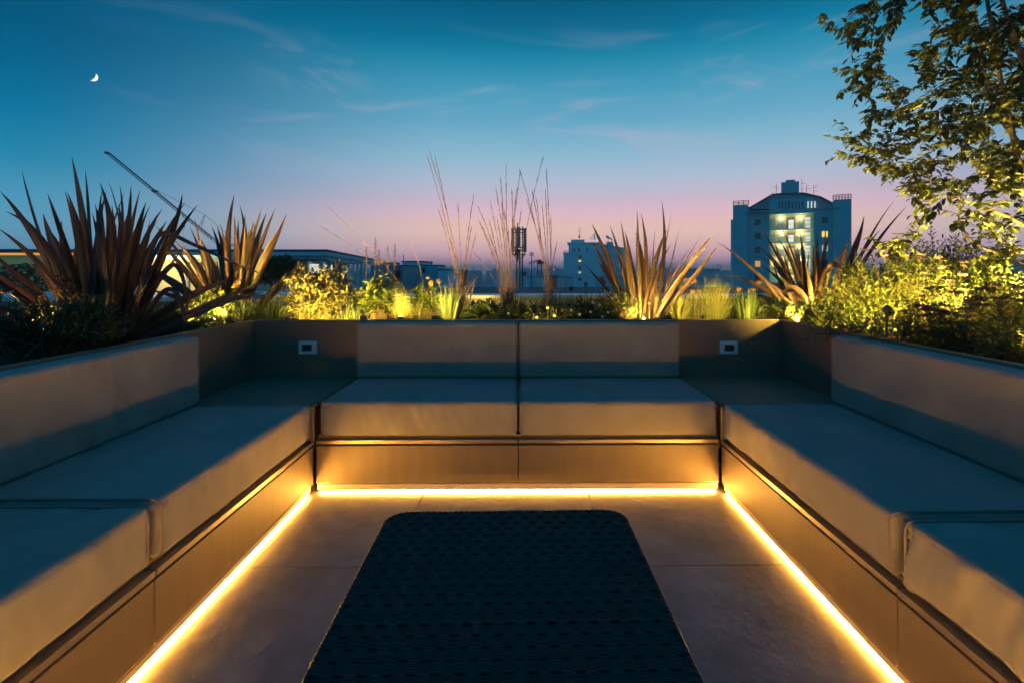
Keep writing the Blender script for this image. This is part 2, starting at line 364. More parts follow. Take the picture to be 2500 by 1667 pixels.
# cushions ------------------------------------------------------------
def cushion(name, label, cat, x0, x1, y0, y1, z0, z1, r=.022, puff=.006, wr=.004, seed=0, front=None, group=None):
    """rounded, slightly crumpled box"""
    c = V(((x0 + x1) / 2, (y0 + y1) / 2, (z0 + z1) / 2)); hsz = V(((x1 - x0) / 2, (y1 - y0) / 2, (z1 - z0) / 2))
    bm = bmesh.new()
    def axis(h):
        n = max(3, int(h * 2 / .0125)); a = [-h, -h + r * .35, -h + r * .75, -h + r]
        a += [-h + r + (2 * h - 2 * r) * i / n for i in range(1, n)]
        return a + [h - r, h - r * .75, h - r * .35, h]
    ax = [axis(hsz.x), axis(hsz.y), axis(hsz.z)]
    cache = {}
    def vert(p):
        key = (round(p[0], 5), round(p[1], 5), round(p[2], 5))
        if key in cache: return cache[key]
        q = V(p); core = V([max(-hsz[i] + r, min(hsz[i] - r, q[i])) for i in range(3)])
        d = q - core; nrm = d.normalized() if d.length > 1e-9 else V((0, 0, 1))
        p2 = core + nrm * r if d.length > 1e-9 else q
        u = [1 - (p2[i] / hsz[i]) ** 2 for i in range(3)]
        bul = V((nrm.x * u[1] * u[2], nrm.y * u[0] * u[2], nrm.z * u[0] * u[1])) * puff
        w = p2 + c
        a = abs(nrm.x); b_ = abs(nrm.y)
        along = w.y if a > b_ else w.x
        cre = noise.noise(V((along * 9 + seed * 7, w.z * 2.2 + seed, along * 2.0 + w.z * 5))) * .75 + noise.noise(V((along * 24 + w.z * 9 + seed * 3, w.z * 5, seed))) * .55 + noise.noise(V((along * 46 - w.z * 14 + seed, w.z * 9, seed * 2.0))) * .22
        msk = max(0.0, noise.noise(V((along * 1.6 + seed * 5, seed * 2.0, w.z))) + .25)
        if abs(nrm.z) > .7: cre *= .25
        # puckers along the end seams
        endd = min(abs(abs(p2.x) - hsz.x), 1) if b_ > a else min(abs(abs(p2.y) - hsz.y), 1)
        puck = math.sin(w.z * 260 + seed) * math.exp(-endd * 30) * .5
        w = w + bul + nrm * (4.2 * wr * (cre * msk + puck * (0 if abs(nrm.z) > .7 else .35)))
        cache[key] = bm.verts.new(w - c); return cache[key]
    for i in range(3):
        j, k = (i + 1) % 3, (i + 2) % 3
        for sgn in (-1, 1):
            for a in range(len(ax[j]) - 1):
                for b in range(len(ax[k]) - 1):
                    q = []
                    for da, db in ((0, 0), (1, 0), (1, 1), (0, 1)):
                        p = [0, 0, 0]; p[i] = sgn * hsz[i]; p[j] = ax[j][a + da]; p[k] = ax[k][b + db]; q.append(vert(p))
                    if sgn < 0: q.reverse()
                    try: bm.faces.new(q)
                    except ValueError: pass
    me = bpy.data.meshes.new(name); bm.to_mesh(me); bm.free()
    me.polygons.foreach_set('use_smooth', [True] * len(me.polygons)); me.materials.append(M['fabric'])
    root = thing(name, label, cat, c - V((0, 0, hsz.z)), group)
    o = bpy.data.objects.new('cover', me); C.objects.link(o); o.parent = root; o.location = (0, 0, hsz.z)
    # end seams
    horiz = hsz.x > hsz.y
    for sgn in (-1, 1):
        mb = MB(); e = .004; path = []
        A = (hsz.x if horiz else hsz.y) - r * .45; B_ = (hsz.y if horiz else hsz.x); H = hsz.z
        k = r * .3
        for u, z in ((-B_ + r, -H), (-B_ + k, -H + k), (-B_, -H + r), (-B_, 0), (-B_, H - r), (-B_ + k, H - k), (-B_ + r, H), (0, H + puff * .3), (B_ - r, H), (B_ - k, H - k), (B_, H - r), (B_, 0), (B_, -H + r), (B_ - k, -H + k), (B_ - r, -H)):
            path.append(V((sgn * A, u, z)) if horiz else V((u, sgn * A, z)))
        mb.tube(path, .0032, 6).build('end_seam', 'seam', root, smooth=True).location = (0, 0, hsz.z)
    return root
G = 'taupe seat cushions'
cushion('seat_cushion', 'taupe seat cushion facing the table, flax bed end of the pair', 'cushion', -.992, -.0195, BY, BB + .05, ZB, ZS, seed=1, group=G)
cushion('seat_cushion', 'taupe seat cushion facing the table, creased, tree end of the pair', 'cushion', -.0115, .970, BY, BB + .05, ZB, ZS, seed=2, wr=.0065, group=G)
cushion('seat_cushion', 'taupe seat cushion below the flax bed, touching the bare corner ledge', 'cushion', LB - .05, LX, 1.4085, LE, ZB, ZS, seed=3, wr=.0055, group=G)
cushion('seat_cushion', 'taupe seat cushion below the flax bed, second from the bare corner ledge', 'cushion', LB - .05, LX - .004, .405, 1.383, ZB, ZS, seed=4, group=G)
cushion('seat_cushion', 'taupe seat cushion below the tree, touching the bare corner ledge', 'cushion', RX, RB + .05, 1.3176, RE, ZB, ZS, seed=5, wr=.0055, group=G)
cushion('seat_cushion', 'taupe seat cushion below the tree, second from the bare corner ledge', 'cushion', RX + .004, RB + .05, .315, 1.288, ZB, ZS, seed=6, wr=.006, group=G)
G = 'taupe backrest cushions'
Z0 = ZS + .004
def back(label, *a, **k): cushion('backrest_cushion', label, 'cushion', *a, group=G, r=.020, puff=.004, **k)
back('taupe backrest cushion against the socket wall, nearer the flax bed', -.989, -.0225, BB, WY - .003, Z0, BRZ, seed=11, wr=.002)
back('taupe backrest cushion against the socket wall, nearer the tree', -.0155, .955, BB, WY - .003, Z0, BRZ, seed=12, wr=.002)
back('taupe backrest cushion standing before the large dark flax', WXL + .003, LB, 1.412, LE + .002, Z0, BRZ, seed=13, wr=.005)
back('taupe backrest cushion below the flax bed, away from the corner ledge', WXL + .003, LB, .40, 1.392, Z0, BRZ, seed=14, wr=.003)
back('taupe backrest cushion standing before the bright green bed', RB, WXR - .003, 1.322, RE + .003, Z0, BRZ, seed=15, wr=.003)
back('taupe backrest cushion below the tree, away from the corner ledge', RB, WXR - .003, .31, 1.302, Z0, BRZ, seed=16, wr=.003)

# sockets ------------------------------------------------------------
for px, lab in ((752, 'white weatherproof socket with smoked flap, on the flax side of the wall'), (1778, 'white weatherproof socket with smoked flap, on the tree side of the wall')):
    c = at(px, 848, WY); w, h_ = .055, .040
    root = thing('wall_socket', lab, 'socket', (c.x, WY, c.z))
    MB().box(-w, w, -.006, -.0005, -h_, h_).build('back_plate', 'white', root, bevel=.003)
    f = MB(); ow, oh, iw, ih = w - .005, h_ - .004, .031, .020
    f.box(-ow, -iw, -.022, -.0062, -oh, oh); f.box(iw, ow, -.022, -.0062, -oh, oh); f.box(-iw + .0002, iw - .0002, -.0219, -.0062, ih, oh - .0002); f.box(-iw + .0002, iw - .0002, -.0219, -.0062, -oh + .0002, -ih)
    f.build('frame', 'white', root, bevel=.0015)
    fl2 = MB().box(-iw, iw, -.014, -.010, -ih, ih).build('flap', 'smoke', root)
    MB().box(iw - .008, iw - .004, -.0165, -.0142, -ih + .003, ih - .003).build('hinge', 'black', fl2)
    MB().box(-.012, .010, -.0165, -.0142, .001, .005).build('latch', 'black', fl2)

# wicker table ------------------------------------------------------------
TZ, TWD, TLN = .35, .728, 1.06
tb = thing('wicker_table', 'low dark wicker table with rounded corners in the seating pit', 'table', (-.036, .98, 0)); tb.rotation_euler = (0, 0, .017)
Yf, Yn, hw, cr = 1.565 - .98, 1.565 - .98 - TLN, TWD / 2, .060
def rrect(hx, y0, y1, r, n=7):
    pts = []
    for cx_, cy_, a0 in ((hx - r, y1 - r, 0), (-hx + r, y1 - r, 90), (-hx + r, y0 + r, 180), (hx - r, y0 + r, 270)):
        for i in range(n + 1):
            a = math.radians(a0 + 90 * i / n); pts.append((cx_ + r * math.cos(a), cy_ + r * math.sin(a)))
    return pts
MB().prism(rrect(hw - .004, Yn + .004, Yf - .004, cr), TZ - .05, TZ - .0085).build('table_board', 'wicker_dark', tb)
MB().prism(rrect(hw - .012, Yn + .012, Yf - .012, cr), .06, TZ - .0505).build('side_skirt', 'wicker_dark', tb)
for sx in (-1, 1):
    for yy in (Yn + .09, Yf - .09): MB().tube([(sx * (hw - .09), yy, 0), (sx * (hw - .09), yy, .062)], .02, 10).build('foot', 'black', tb)
rib, pitch = .0227, .0066
def strand_mesh(half, ph):
    n = int(half * 2 / rib * 7); path = []
    for i in range(n + 1):
        x = -half + 2 * half * i / n; path.append((x, .0021 * math.tanh(1.6 * math.sin(PI * x / rib + ph * PI))))
    mb = MB(); prof = ((-.0040, -.0002), (-.0022, .0014), (.0022, .0014), (.0040, -.0002))
    for x, z in path:
        for py, pz in prof: mb.v.append(V((x, py, z + pz)))
    for i in range(n):
        for k in range(3): mb.f.append((4 * i + k, 4 * i + 4 + k, 4 * i + 5 + k, 4 * i + 1 + k))
    # ends roll over the rim
    me = bpy.data.meshes.new('wicker_strand'); me.from_pydata([tuple(v) for v in mb.v], [], mb.f); me.materials.append(M['wicker'])
    me.polygons.foreach_set('use_smooth', [True] * len(me.polygons)); return me
scache = {}
y, k = Yf - .006, 0
while y > Yn + .004:
    e = min(Yf - y, y - Yn); half = hw - .002
    if e < cr: half = hw - cr + math.sqrt(max(0, cr * cr - (cr - e) ** 2)) - .002
    hk = round(half, 3); phs = (k // 5) % 2
    if (hk, phs) not in scache: scache[(hk, phs)] = strand_mesh(hk, phs)
    o = bpy.data.objects.new('wicker_strand', scache[(hk, phs)]); C.objects.link(o); o.parent = tb
    o.location = (U(-.0006, .0006), y, TZ - .0035 + U(-.0006, .0008)); o.rotation_euler = (U(-.02, .02), 0, U(-.0006, .0006)); y -= pitch * U(.985, 1.015); k += 1
rp = [(x, y_, TZ - .006) for x, y_ in rrect(hw, Yn, Yf, cr, 14)]
dens = []
for a, b in zip(rp, rp[1:] + rp[:1]):
    m = max(1, int((V(b) - V(a)).length / .006))
    for i in range(m): dens.append(V(a).lerp(V(b), i / m))
br = MB()
for ph in (0, PI):
    pth = []
    acc = 0
    for i, p in enumerate(dens + dens[:1]):
        q = dens[(i + 1) % len(dens)] - dens[i - 1 if i else len(dens) - 1] if i < len(dens) else V((0, 1, 0))
        nn = V((q.y, -q.x, 0)); nn = nn.normalized() if nn.length else V((1, 0, 0))
        acc += .006; a = acc / .034 * 2 * PI + ph
        pth.append(p + nn * (.0022 * math.cos(a)) + V((0, 0, .0022 * math.sin(a))))
    br.tube(pth, .0048, 5, cap=False)
br.build('braided_rim', 'wicker', tb, smooth=True)
# ------------------------------------------------------------------ beds
SZ = .735                                        # soil level
def bed(name, pts):
    mb = MB(); mb.prism(pts, .05, SZ); o = mb.build(name, 'soil'); return tag(o, kind='structure')
bed('soil_bed', [(WXL - T - .002, -1.0), (WXL - T - .002, WY + T + .002), (WXL - T - .002, 4.06), (-3.3, 4.06), (-3.3, -1.0)])
bed('soil_bed', [(WXL - T + .001, WY + T + .002), (WXR + T - .001, WY + T + .002), (WXR + T - .001, 4.06), (WXL - T + .001, 4.06)])
bed('soil_bed', [(WXR + T + .002, -1.0), (4.3, -1.0), (4.3, 4.06), (WXR + T + .002, 4.06)])

# parapets ------------------------------------------------------------
pw = thing('roof_parapet', 'beige roof parapet with zinc coping behind the reeds and flax', 'parapet', (0, 4.1, 0))
bx('parapet_wall', 'render', pw, -2.16, 5.4, 0, .20, -.6, .868)
x = -2.16
while x < 5.4:
    x1 = min(x + 1.48, 5.4); bx('coping_length', 'coping', pw, x + .001, x1 - .001, -.03, .24, .872, .902, bevel=.003); x = x1
pl = thing('roof_parapet', 'beige roof parapet with a broad pale ledge behind the flax bed', 'parapet', (0, 4.34, 0))
bx('parapet_wall', 'render', pl, -12, -2.28, 0.04, .24, -.6, .80)
x = -12.0
while x < -2.28:
    x1 = min(x + 2.0, -2.28); bx('coping_length', 'coping', pl, x + .001, x1 - .001, 0, 1.15, .834, .872, bevel=.004); x = x1
bx('fascia', 'bronze', pl, -12, -2.285, .012, .038, .80, .833)
# white slatted screen behind the round shrub
ss = thing('slatted_screen', 'white slatted screen low behind the round shrub', 'screen', at(690, 760, 4.02))
for i in range(6):
    bx('slat', 'slat', ss, -.34, .20, -.012, .012, -.08 + i * .038, -.055 + i * .038, bevel=.002)
for xx in (-.3, .15): bx('screen_post', 'frame', ss, xx, xx + .03, .014, .04, -.14, .17)

# flax ------------------------------------------------------------
def strap(B, T_, w, sag, twist, name, parent, mid=None, m='phormium', n=11, pts=None):
    L = (T_ - B).length
    ctrl = mid if mid is not None else B.lerp(T_, .55) + V((R.gauss(0, .045) * L, R.gauss(0, .045) * L, sag * L))
    path = bez(B, ctrl, T_, n) if pts is None else pts; n = len(path) - 1; mb = MB()
    tv = V((0, -1, 0)); side0 = None
    az_ = U(-.9, .9) if twist is None else twist
    for i, p in enumerate(path):
        t = (path[min(i + 1, n)] - path[max(i - 1, 0)]).normalized()
        s_ = t.cross(V((math.sin(az_ + i * .05), -math.cos(az_ + i * .05), 0)))
        s_ = s_.normalized() if s_.length > .05 else V((1, 0, 0))
        if side0 is not None and s_.dot(side0) < 0: s_ = -s_
        side0 = s_; nn = s_.cross(t).normalized(); u = i / n
        wd = w * (.62 + .9 * u - .55 * u * u) * (1 - max(0, (u - .45) / .55) ** 1.6) * .5 + .0006
        fold = (.75 * (1 - u) + .15) * wd
        mb.v += [p - s_ * wd + nn * fold, p - s_ * wd * .06, p + s_ * wd * .06, p + s_ * wd + nn * fold]
    for i in range(n):
        for k in range(3): mb.f.append((4 * i + k, 4 * i + k + 1, 4 * i + k + 5, 4 * i + k + 4))
    return mb.build(name, m, parent, smooth=True)
def flax(label, base, Yb, tips, filler, wmax, spread, group=None):
    c = at(base[0], base[1], Yb); c.z = SZ
    root = thing('flax_plant', label, 'flax plant', c, group)
    for tp in tips:
        x, y = tp[0], tp[1]; dy = tp[2] if len(tp) > 2 else U(-.22, .22); sag = tp[3] if len(tp) > 3 else None
        Tt = at(x, y, Yb + dy) - c
        h = V((Tt.x, Tt.y, 0)); B = h.normalized() * min(h.length * .18, spread) * U(.5, 1.1) + V((U(-.03, .03), U(-.03, .03), -.03))
        if sag is None: sag = .03 + .24 * min(1, h.length / max(.2, Tt.z)) * U(.3, 1.3)
        strap(B, Tt, wmax * U(.75, 1.1), sag * U(.6, 1.3), None, 'leaf', root)
    for i in range(filler):
        a = U(0, 2 * PI); out = abs(R.gauss(0, .36)); hh = U(.25, .82) * (1 - .3 * out)
        Tt = V((math.cos(a) * out, math.sin(a) * out * .9, hh * filler_h)); B = V((math.cos(a), math.sin(a), 0)) * spread * U(0, 1) + V((0, 0, -.03))
        strap(B, Tt, wmax * U(.5, 1), U(-.02, .22), None, 'leaf', root)
    return root
filler_h = 1.0
f1 = flax('large dark bronze flax towering over the bed, its tips crossing the long crane jib', (262, 840), 2.5,
     [(53, 417), (175, 383), (208, 415), (244, 446), (304, 473), (320, 455), (342, 464), (445, 474, -.1, .22), (482, 501), (396, 511), (356, 495), (0, 467, 0, .12),
      (14, 517), (-6, 557, -.1, .1), (-40, 600, -.15, .06), (452, 494), (105, 522), (245, 480), (407, 540), (120, 560), (60, 610, -.2), (30, 655, -.2, .1), (165, 470), (190, 440), (290, 500), (270, 520),
      (370, 560), (340, 560), (420, 590), (225, 520), (150, 540)], 70, .039, .11)
c1 = f1.location
def cat(P3, k_=5):
    out = []
    for a in range(len(P3) - 1):
        p0, p1, p2, p3 = P3[max(a - 1, 0)], P3[a], P3[a + 1], P3[min(a + 2, len(P3) - 1)]
        for k in range(k_):
            t = k / k_; out.append(.5 * (2 * p1 + (p2 - p0) * t + (2 * p0 - 5 * p1 + 4 * p2 - p3) * t * t + (3 * p1 - p0 - 3 * p2 + p3) * t ** 3))
    return out + [P3[-1]]
for pp, wd in ((((320, 830), (352, 660), (392, 572), (470, 598), (590, 652), (700, 690)), .022), (((320, 830), (385, 690), (425, 648), (448, 690), (459, 768)), .026), (((330, 830), (385, 728), (420, 708), (444, 748), (452, 808)), .026), (((330, 830), (400, 790), (462, 762)), .026)):
    P3 = [at(x, y, 2.42) - c1 for x, y in pp]; strap(P3[0], P3[-1], wd, 0, .4, 'leaf', f1, pts=cat(P3))
f2 = flax('bronze flax with golden lit leaves between the large flax and the round shrub', (570, 770), 3.62,
     [(572, 474), (598, 525), (640, 506), (651, 520), (672, 510), (700, 522), (463, 553), (517, 552), (530, 553), (538, 546), (487, 578), (679, 566), (451, 606), (500, 600), (560, 520), (690, 545), (610, 560), (620, 540), (545, 570), (585, 500), (470, 640, .1, .15)], 40, .046, .12)
f3 = flax('upright bronze flax lit golden from below beside the white daisies', (1569, 790), 3.42,
     [(1444, 546), (1526, 565), (1565, 520), (1615, 488), (1640, 520), (1661, 547), (1710, 577), (1745, 573), (1755, 598, 0, .03), (1553, 567), (1459, 638), (1444, 590), (1530, 578), (1640, 593), (1527, 642), (1588, 608), (1628, 562), (1600, 545), (1690, 600), (1500, 600)], 16, .040, .13)
filler_h = .8
f4 = flax('splayed bronze flax in front of the lit apartment loggias', (1985, 800), 3.85,
     [(2185, 488), (2110, 526), (2102, 555), (2016, 553), (2026, 572), (1992, 563), (1954, 571), (1901, 540), (1838, 591), (1750, 591, -.1, .10), (1785, 671, -.2, .22), (1897, 579), (1834, 524), (1870, 610), (1920, 600), (2060, 600), (2075, 580), (1940, 620), (2150, 560), (1810, 640, -.2, .15), (2214, 504, .1, .03)], 44, .044, .14)
strap(V((.02, 0, 0)), at(2095, 700, 3.6) - f4.location, .07, 0, .2, 'leaf', f4, mid=at(1990, 560, 3.6) - f4.location, n=16)
strap(V((0, 0, 0)), at(1900, 742, 3.5) - f4.location, .06, 0, .2, 'leaf', f4, mid=at(1930, 650, 3.5) - f4.location, n=16)

# shrubs ------------------------------------------------------------
def shrub(name, label, c, rad, ntw, lpt, LL, LW, leafm, stemm='twig', group=None, up=.5, shell=.55, z0=None, flat=0.0, bottom=-.35, gap=0.0, cat='shrub'):
    root = thing(name, label, cat, (c.x, c.y, SZ), group)
    o = V((c.x, c.y, SZ)); lf, st = MB(), MB()
    for i in range(ntw):
        while True:
            d = V((R.gauss(0, 1), R.gauss(0, 1), R.gauss(0, 1))).normalized()
            if d.z > bottom: break
        lump = 1 + .22 * noise.noise(d * 2.3 + c * 3)
        rr = (shell + (1 - shell) * U(0, 1) ** .6) * lump * U(.9, 1.08)
        tip = V((d.x * rad[0] * rr, d.y * rad[1] * rr, c.z - SZ + d.z * rad[2] * rr))
        if tip.z < .02: tip.z = U(.02, .06)
        B = V((tip.x * .25 + U(-.03, .03), tip.y * .25 + U(-.03, .03), -.01))
        path = bez(B, B.lerp(tip, .5) + V((0, 0, .25 * tip.length)), tip, 6)
        st.tube(path, [.0035, .003, .0026, .0022, .0018, .0014, .0008], 3, cap=False)
        td = (path[-1] - path[-2]).normalized()
        for k in range(lpt):
            t = 1 - (k / lpt) * .62; q = t * 6; i0 = min(5, int(q)); p = path[i0].lerp(path[i0 + 1], q - i0)
            a = k * 2.4 + U(-.4, .4)
            s1 = td.orthogonal().normalized(); s2 = td.cross(s1)
            ld = (td * U(.3, .9) + (s1 * math.cos(a) + s2 * math.sin(a)) * .9 + V((0, 0, up * U(0, 1)))).normalized()
            ld = (ld * (1 - flat) + V((ld.x, ld.y, ld.z * .2)) * flat)
            lf.leaf(p, ld, V((U(-.5, .5), U(-.5, .5), 1)), LL * U(.6, 1.15), LW * U(.7, 1.15))
    tag(st.build('stems', stemm, root), kind='stuff'); tag(lf.build('foliage', leafm, root), kind='stuff')
    return root
shrub('round_shrub', 'rounded small leaved shrub glowing yellow on the planter edge', at(782, 718, 3.62) , (.30, .24, .25), 330, 9, .050, .016, 'olive', up=.7, shell=.35, bottom=-.75)
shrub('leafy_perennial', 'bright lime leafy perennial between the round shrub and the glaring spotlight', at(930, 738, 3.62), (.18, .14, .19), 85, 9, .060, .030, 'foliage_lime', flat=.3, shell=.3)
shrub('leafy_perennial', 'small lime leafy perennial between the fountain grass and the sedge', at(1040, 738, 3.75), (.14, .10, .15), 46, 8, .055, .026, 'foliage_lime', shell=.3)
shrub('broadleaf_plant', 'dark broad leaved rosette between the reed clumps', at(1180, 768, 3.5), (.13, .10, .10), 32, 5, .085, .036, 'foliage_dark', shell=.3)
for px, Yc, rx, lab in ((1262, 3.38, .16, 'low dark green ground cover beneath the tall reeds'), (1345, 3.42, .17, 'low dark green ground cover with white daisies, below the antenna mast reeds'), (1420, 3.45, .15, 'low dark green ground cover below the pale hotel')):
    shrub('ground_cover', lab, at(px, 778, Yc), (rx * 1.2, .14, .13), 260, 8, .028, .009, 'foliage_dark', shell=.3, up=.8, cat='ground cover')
shrub('daisy_plant', 'fine leaved daisy plant lit yellow at the foot of the upright flax', at(1510, 754, 3.30), (.18, .12, .15), 170, 9, .024, .007, 'foliage_lime', shell=.3, up=.9)
def daisies(label, pts):
    for x, y, Yd in pts:
        c = at(x, y, Yd); root = thing('daisy', label, 'flower', (c.x, c.y, SZ), 'white daisies in the planter')
        hgt = max(.03, c.z - SZ)
        MB().tube([(0, 0, 0), (U(-.01, .01), 0, hgt * .5), (0, 0, hgt)], .0012, 3).build('stem', 'grass', root)
        mb = MB(); n = V((U(-.4, .4), -1, U(.2, .8))).normalized(); s1 = n.orthogonal().normalized(); s2 = n.cross(s1)
        for k in range(8):
            a = k * PI / 4; mb.leaf(V((0, 0, hgt)), s1 * math.cos(a) + s2 * math.sin(a), n, .011, .006, 0, 0)
        mb.build('petals', 'petal', root)
        e = MB(); e.ball(V((0, 0, hgt)) + n * .002, .0035, 6, 4); e.build('eye', 'seedhead', root)
daisies('small white daisy in the low planting by the upright flax', [(1241, 766, 3.3), (1337, 752, 3.3), (1354, 771, 3.3), (1415, 768, 3.3), (1471, 774, 3.25), (1484, 763, 3.25), (1490, 715, 3.3), (1464, 744, 3.3), (1447, 739, 3.3), (1442, 762, 3.3), (1536, 765, 3.22), (1603, 772, 3.22), (1585, 741, 3.2), (1572, 777, 3.2), (1395, 758, 3.35), (1310, 776, 3.3)])

# right bed ------------------------------------------------------------
shrub('bright_bush', 'dense yellow green bush glowing from a lamp inside, below the tree', at(2170, 735, 2.95), (.42, .36, .30), 620, 10, .036, .013, 'foliage_lime', shell=.4, up=.7, bottom=-.8)
shrub('dark_bush', 'darker dense bush rising behind the glowing bush', at(2300, 690, 3.45), (.50, .36, .35), 420, 10, .044, .015, 'olive', shell=.4, up=.7, bottom=-.7)
shrub('dark_bush', 'olive bush at the outer end of the bed under the low branch', at(2440, 730, 3.0), (.34, .34, .27), 260, 10, .042, .015, 'foliage', shell=.35, up=.6, bottom=-.7)
shrub('low_foliage', 'low feathery greenery at the foot of the splayed flax', at(1925, 770, 3.35), (.24, .16, .10), 170, 9, .030, .009, 'foliage', shell=.3, up=.8)
shrub('low_foliage', 'fresh green leafy plant on the bed corner above the ledge', at(2030, 775, 2.95), (.20, .20, .14), 150, 9, .042, .013, 'foliage', shell=.3, up=.7)
def stemmed(name, label, px, Yc, n, hgt, rad, LL, LW, leafm, head=None, headr=.03, spread=.1, group=None, cat='perennial'):
    c = at(px, 800, Yc); root = thing(name, label, cat, (c.x, c.y, SZ), group); lf, st, hd = MB(), MB(), MB()
    for i in range(n):
        b = V((U(-rad, rad), U(-rad, rad), -.01)); h = hgt * U(.65, 1.1)
        tip = b + V((R.gauss(0, spread), R.gauss(0, spread), h)); path = bez(b, b + V((0, 0, h * .6)), tip, 7)
        st.tube(path, [.003] * 5 + [.002, .0016, .001], 4, cap=False)
        nl = int(h / .035)
        for k in range(nl):
            t = .2 + .8 * k / nl; q = t * 7; i0 = min(6, int(q)); p = path[i0].lerp(path[i0 + 1], q - i0)
            for sgn in (0, PI):
                a = k * PI / 2 + sgn + U(-.3, .3); sz = (1.1 - .5 * t) * U(.75, 1.1)
                lf.leaf(p, V((math.cos(a), math.sin(a), U(.1, .6))), V((0, 0, 1)), LL * sz, LW * sz, .12, .25)
        if head:
            for j in range(26):
                a, r_ = U(0, 2 * PI), headr * math.sqrt(U(0, 1)); p = tip + V((r_ * math.cos(a), r_ * math.sin(a), .010 - 5 * r_ * r_ + U(-.004, .004)))
                if j % 5 == 0: st.tube([tip - V((0, 0, .04)), p], .001, 3, cap=False)
                hd.ball(p, .0055, 5, 3)
    tag(st.build('stems', 'twig', root), kind='stuff'); tag(lf.build('foliage', leafm, root), kind='stuff')
    if head: tag(hd.build('flower_heads', head, root), kind='stuff')
    return root
stemmed('leafy_perennial', 'upright opposite leaved perennial on the bed rim before the glowing bush', 2120, 2.45, 20, .21, .20, .070, .026, 'foliage')
stemmed('leafy_perennial', 'upright leafy perennial over the backrest by the dark flower heads', 2240, 2.25, 16, .23, .15, .075, .028, 'foliage')
stemmed('stonecrop', 'stonecrop with dark rusty flower heads above the backrest', 2300, 2.2, 8, .25, .10, .055, .026, 'foliage_dark', 'sedum', .034)
stemmed('stonecrop', 'stonecrop with dark rusty flower heads at the shaded bed end', 2470, 2.05, 9, .27, .13, .058, .026, 'foliage_dark', 'sedum', .036)
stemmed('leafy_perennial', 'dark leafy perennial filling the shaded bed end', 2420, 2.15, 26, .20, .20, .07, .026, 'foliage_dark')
stemmed('leafy_perennial', 'tall leafy stem with lilac flower heads before the dark bush', 2330, 2.6, 10, .46, .14, .075, .026, 'foliage', 'lilac', .018)
stemmed('leafy_perennial', 'leafy perennial with violet flower heads at the far bed end', 2480, 2.5, 10, .42, .14, .07, .026, 'foliage', 'salvia', .022)

# left bed ------------------------------------------------------------
stemmed('stonecrop', 'dark stonecrop with brown heads in front of the large flax', 60, 1.95, 14, .20, .17, .050, .022, 'foliage_dark', 'sedum', .022)
stemmed('stonecrop', 'airy dark flower heads leaning against the large flax base', 150, 2.15, 9, .32, .10, .045, .018, 'foliage_dark', 'sedum', .018)
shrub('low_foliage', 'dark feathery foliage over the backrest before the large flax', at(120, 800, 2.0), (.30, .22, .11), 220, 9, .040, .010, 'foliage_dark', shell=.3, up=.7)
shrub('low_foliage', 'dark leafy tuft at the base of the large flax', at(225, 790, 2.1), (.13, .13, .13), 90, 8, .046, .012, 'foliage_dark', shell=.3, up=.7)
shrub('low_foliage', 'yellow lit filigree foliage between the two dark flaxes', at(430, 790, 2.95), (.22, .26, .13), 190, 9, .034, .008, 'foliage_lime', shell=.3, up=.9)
shrub('low_foliage', 'golden green foliage at the foot of the flax with golden leaves', at(520, 750, 3.4), (.26, .16, .15), 150, 9, .036, .011, 'foliage', shell=.3, up=.8)

# grasses ------------------------------------------------------------
def grass(name, label, px, Yc, n, L, w, splay, m, droop=.25, base=.05, group=None, cat='grass', Lv=.35):
    c = at(px, 790, Yc); root = thing(name, label, cat, (c.x, c.y, SZ), group); mb = MB()
    for i in range(n):
        a = U(0, 2 * PI); o = abs(R.gauss(0, splay)); l_ = L * U(1 - Lv, 1.05)
        b = V((math.cos(a) * base * U(0, 1), math.sin(a) * base * U(0, 1), -.01)); d = V((math.cos(a) * o, math.sin(a) * o, 1)).normalized()
        tip = b + d * l_ - V((0, 0, droop * l_ * o)); path = bez(b, b + V((d.x * .3, d.y * .3, d.z)) * l_ * .62, tip, 6)
        mb.blade(path, w * U(.7, 1.2), V((math.cos(a + PI / 2), math.sin(a + PI / 2), 0)) if U(0, 1) < .5 else V((1, 0, 0)))
    tag(mb.build('blades', m, root), kind='stuff'); return root
grass('fountain_grass', 'fine golden fountain grass round the glaring spotlight', 975, 3.42, 300, .31, .0030, .9, 'grass', .55, .02)
grass('sedge_clump', 'upright bright green sedge beside the dry reed clump', 1098, 3.5, 75, .28, .011, .28, 'foliage_lime', .2, .07)
grass('sedge_clump', 'arching yellow sedge beside the upright flax', 1655, 3.5, 70, .31, .011, .45, 'grass', .5, .05)
grass('fountain_grass', 'wispy golden grass with feathery tips before the low skyline', 1745, 3.55, 210, .37, .0045, .36, 'grass', .3, .07)
grass('sedge_clump', 'green sedge clump on the wall end by the corner', 1825, 3.45, 100, .26, .009, .35, 'foliage', .3, .08)
grass('sedge_clump', 'dark sedge tuft among the ground cover below the hotel', 1428, 3.62, 70, .24, .005, .3, 'foliage_dark', .3, .06)
grass('meadow_grass', 'broad green grass tufts in front of the flax with golden leaves', 600, 3.3, 130, .20, .010, .6, 'foliage', .45, .16)
grass('meadow_grass', 'yellow lit fine grass behind the large flax', 440, 3.15, 170, .23, .0045, .6, 'grass', .4, .16)
grass('meadow_grass', 'green grass tuft beside the slatted screen', 668, 3.5, 80, .20, .006, .4, 'foliage', .35, .07)
grass('meadow_grass', 'dry brown grass tuft under the splayed flax', 1900, 3.6, 90, .26, .004, .6, 'drygrass', .4, .1)
grass('meadow_grass', 'mixed green grass filling between the slatted screen and the round shrub', 640, 3.45, 150, .22, .005, .5, 'foliage', .4, .16)
grass('sedge_clump', 'green sedge between the upright flax and the arching sedge', 1600, 3.62, 120, .22, .005, .4, 'foliage', .4, .12)
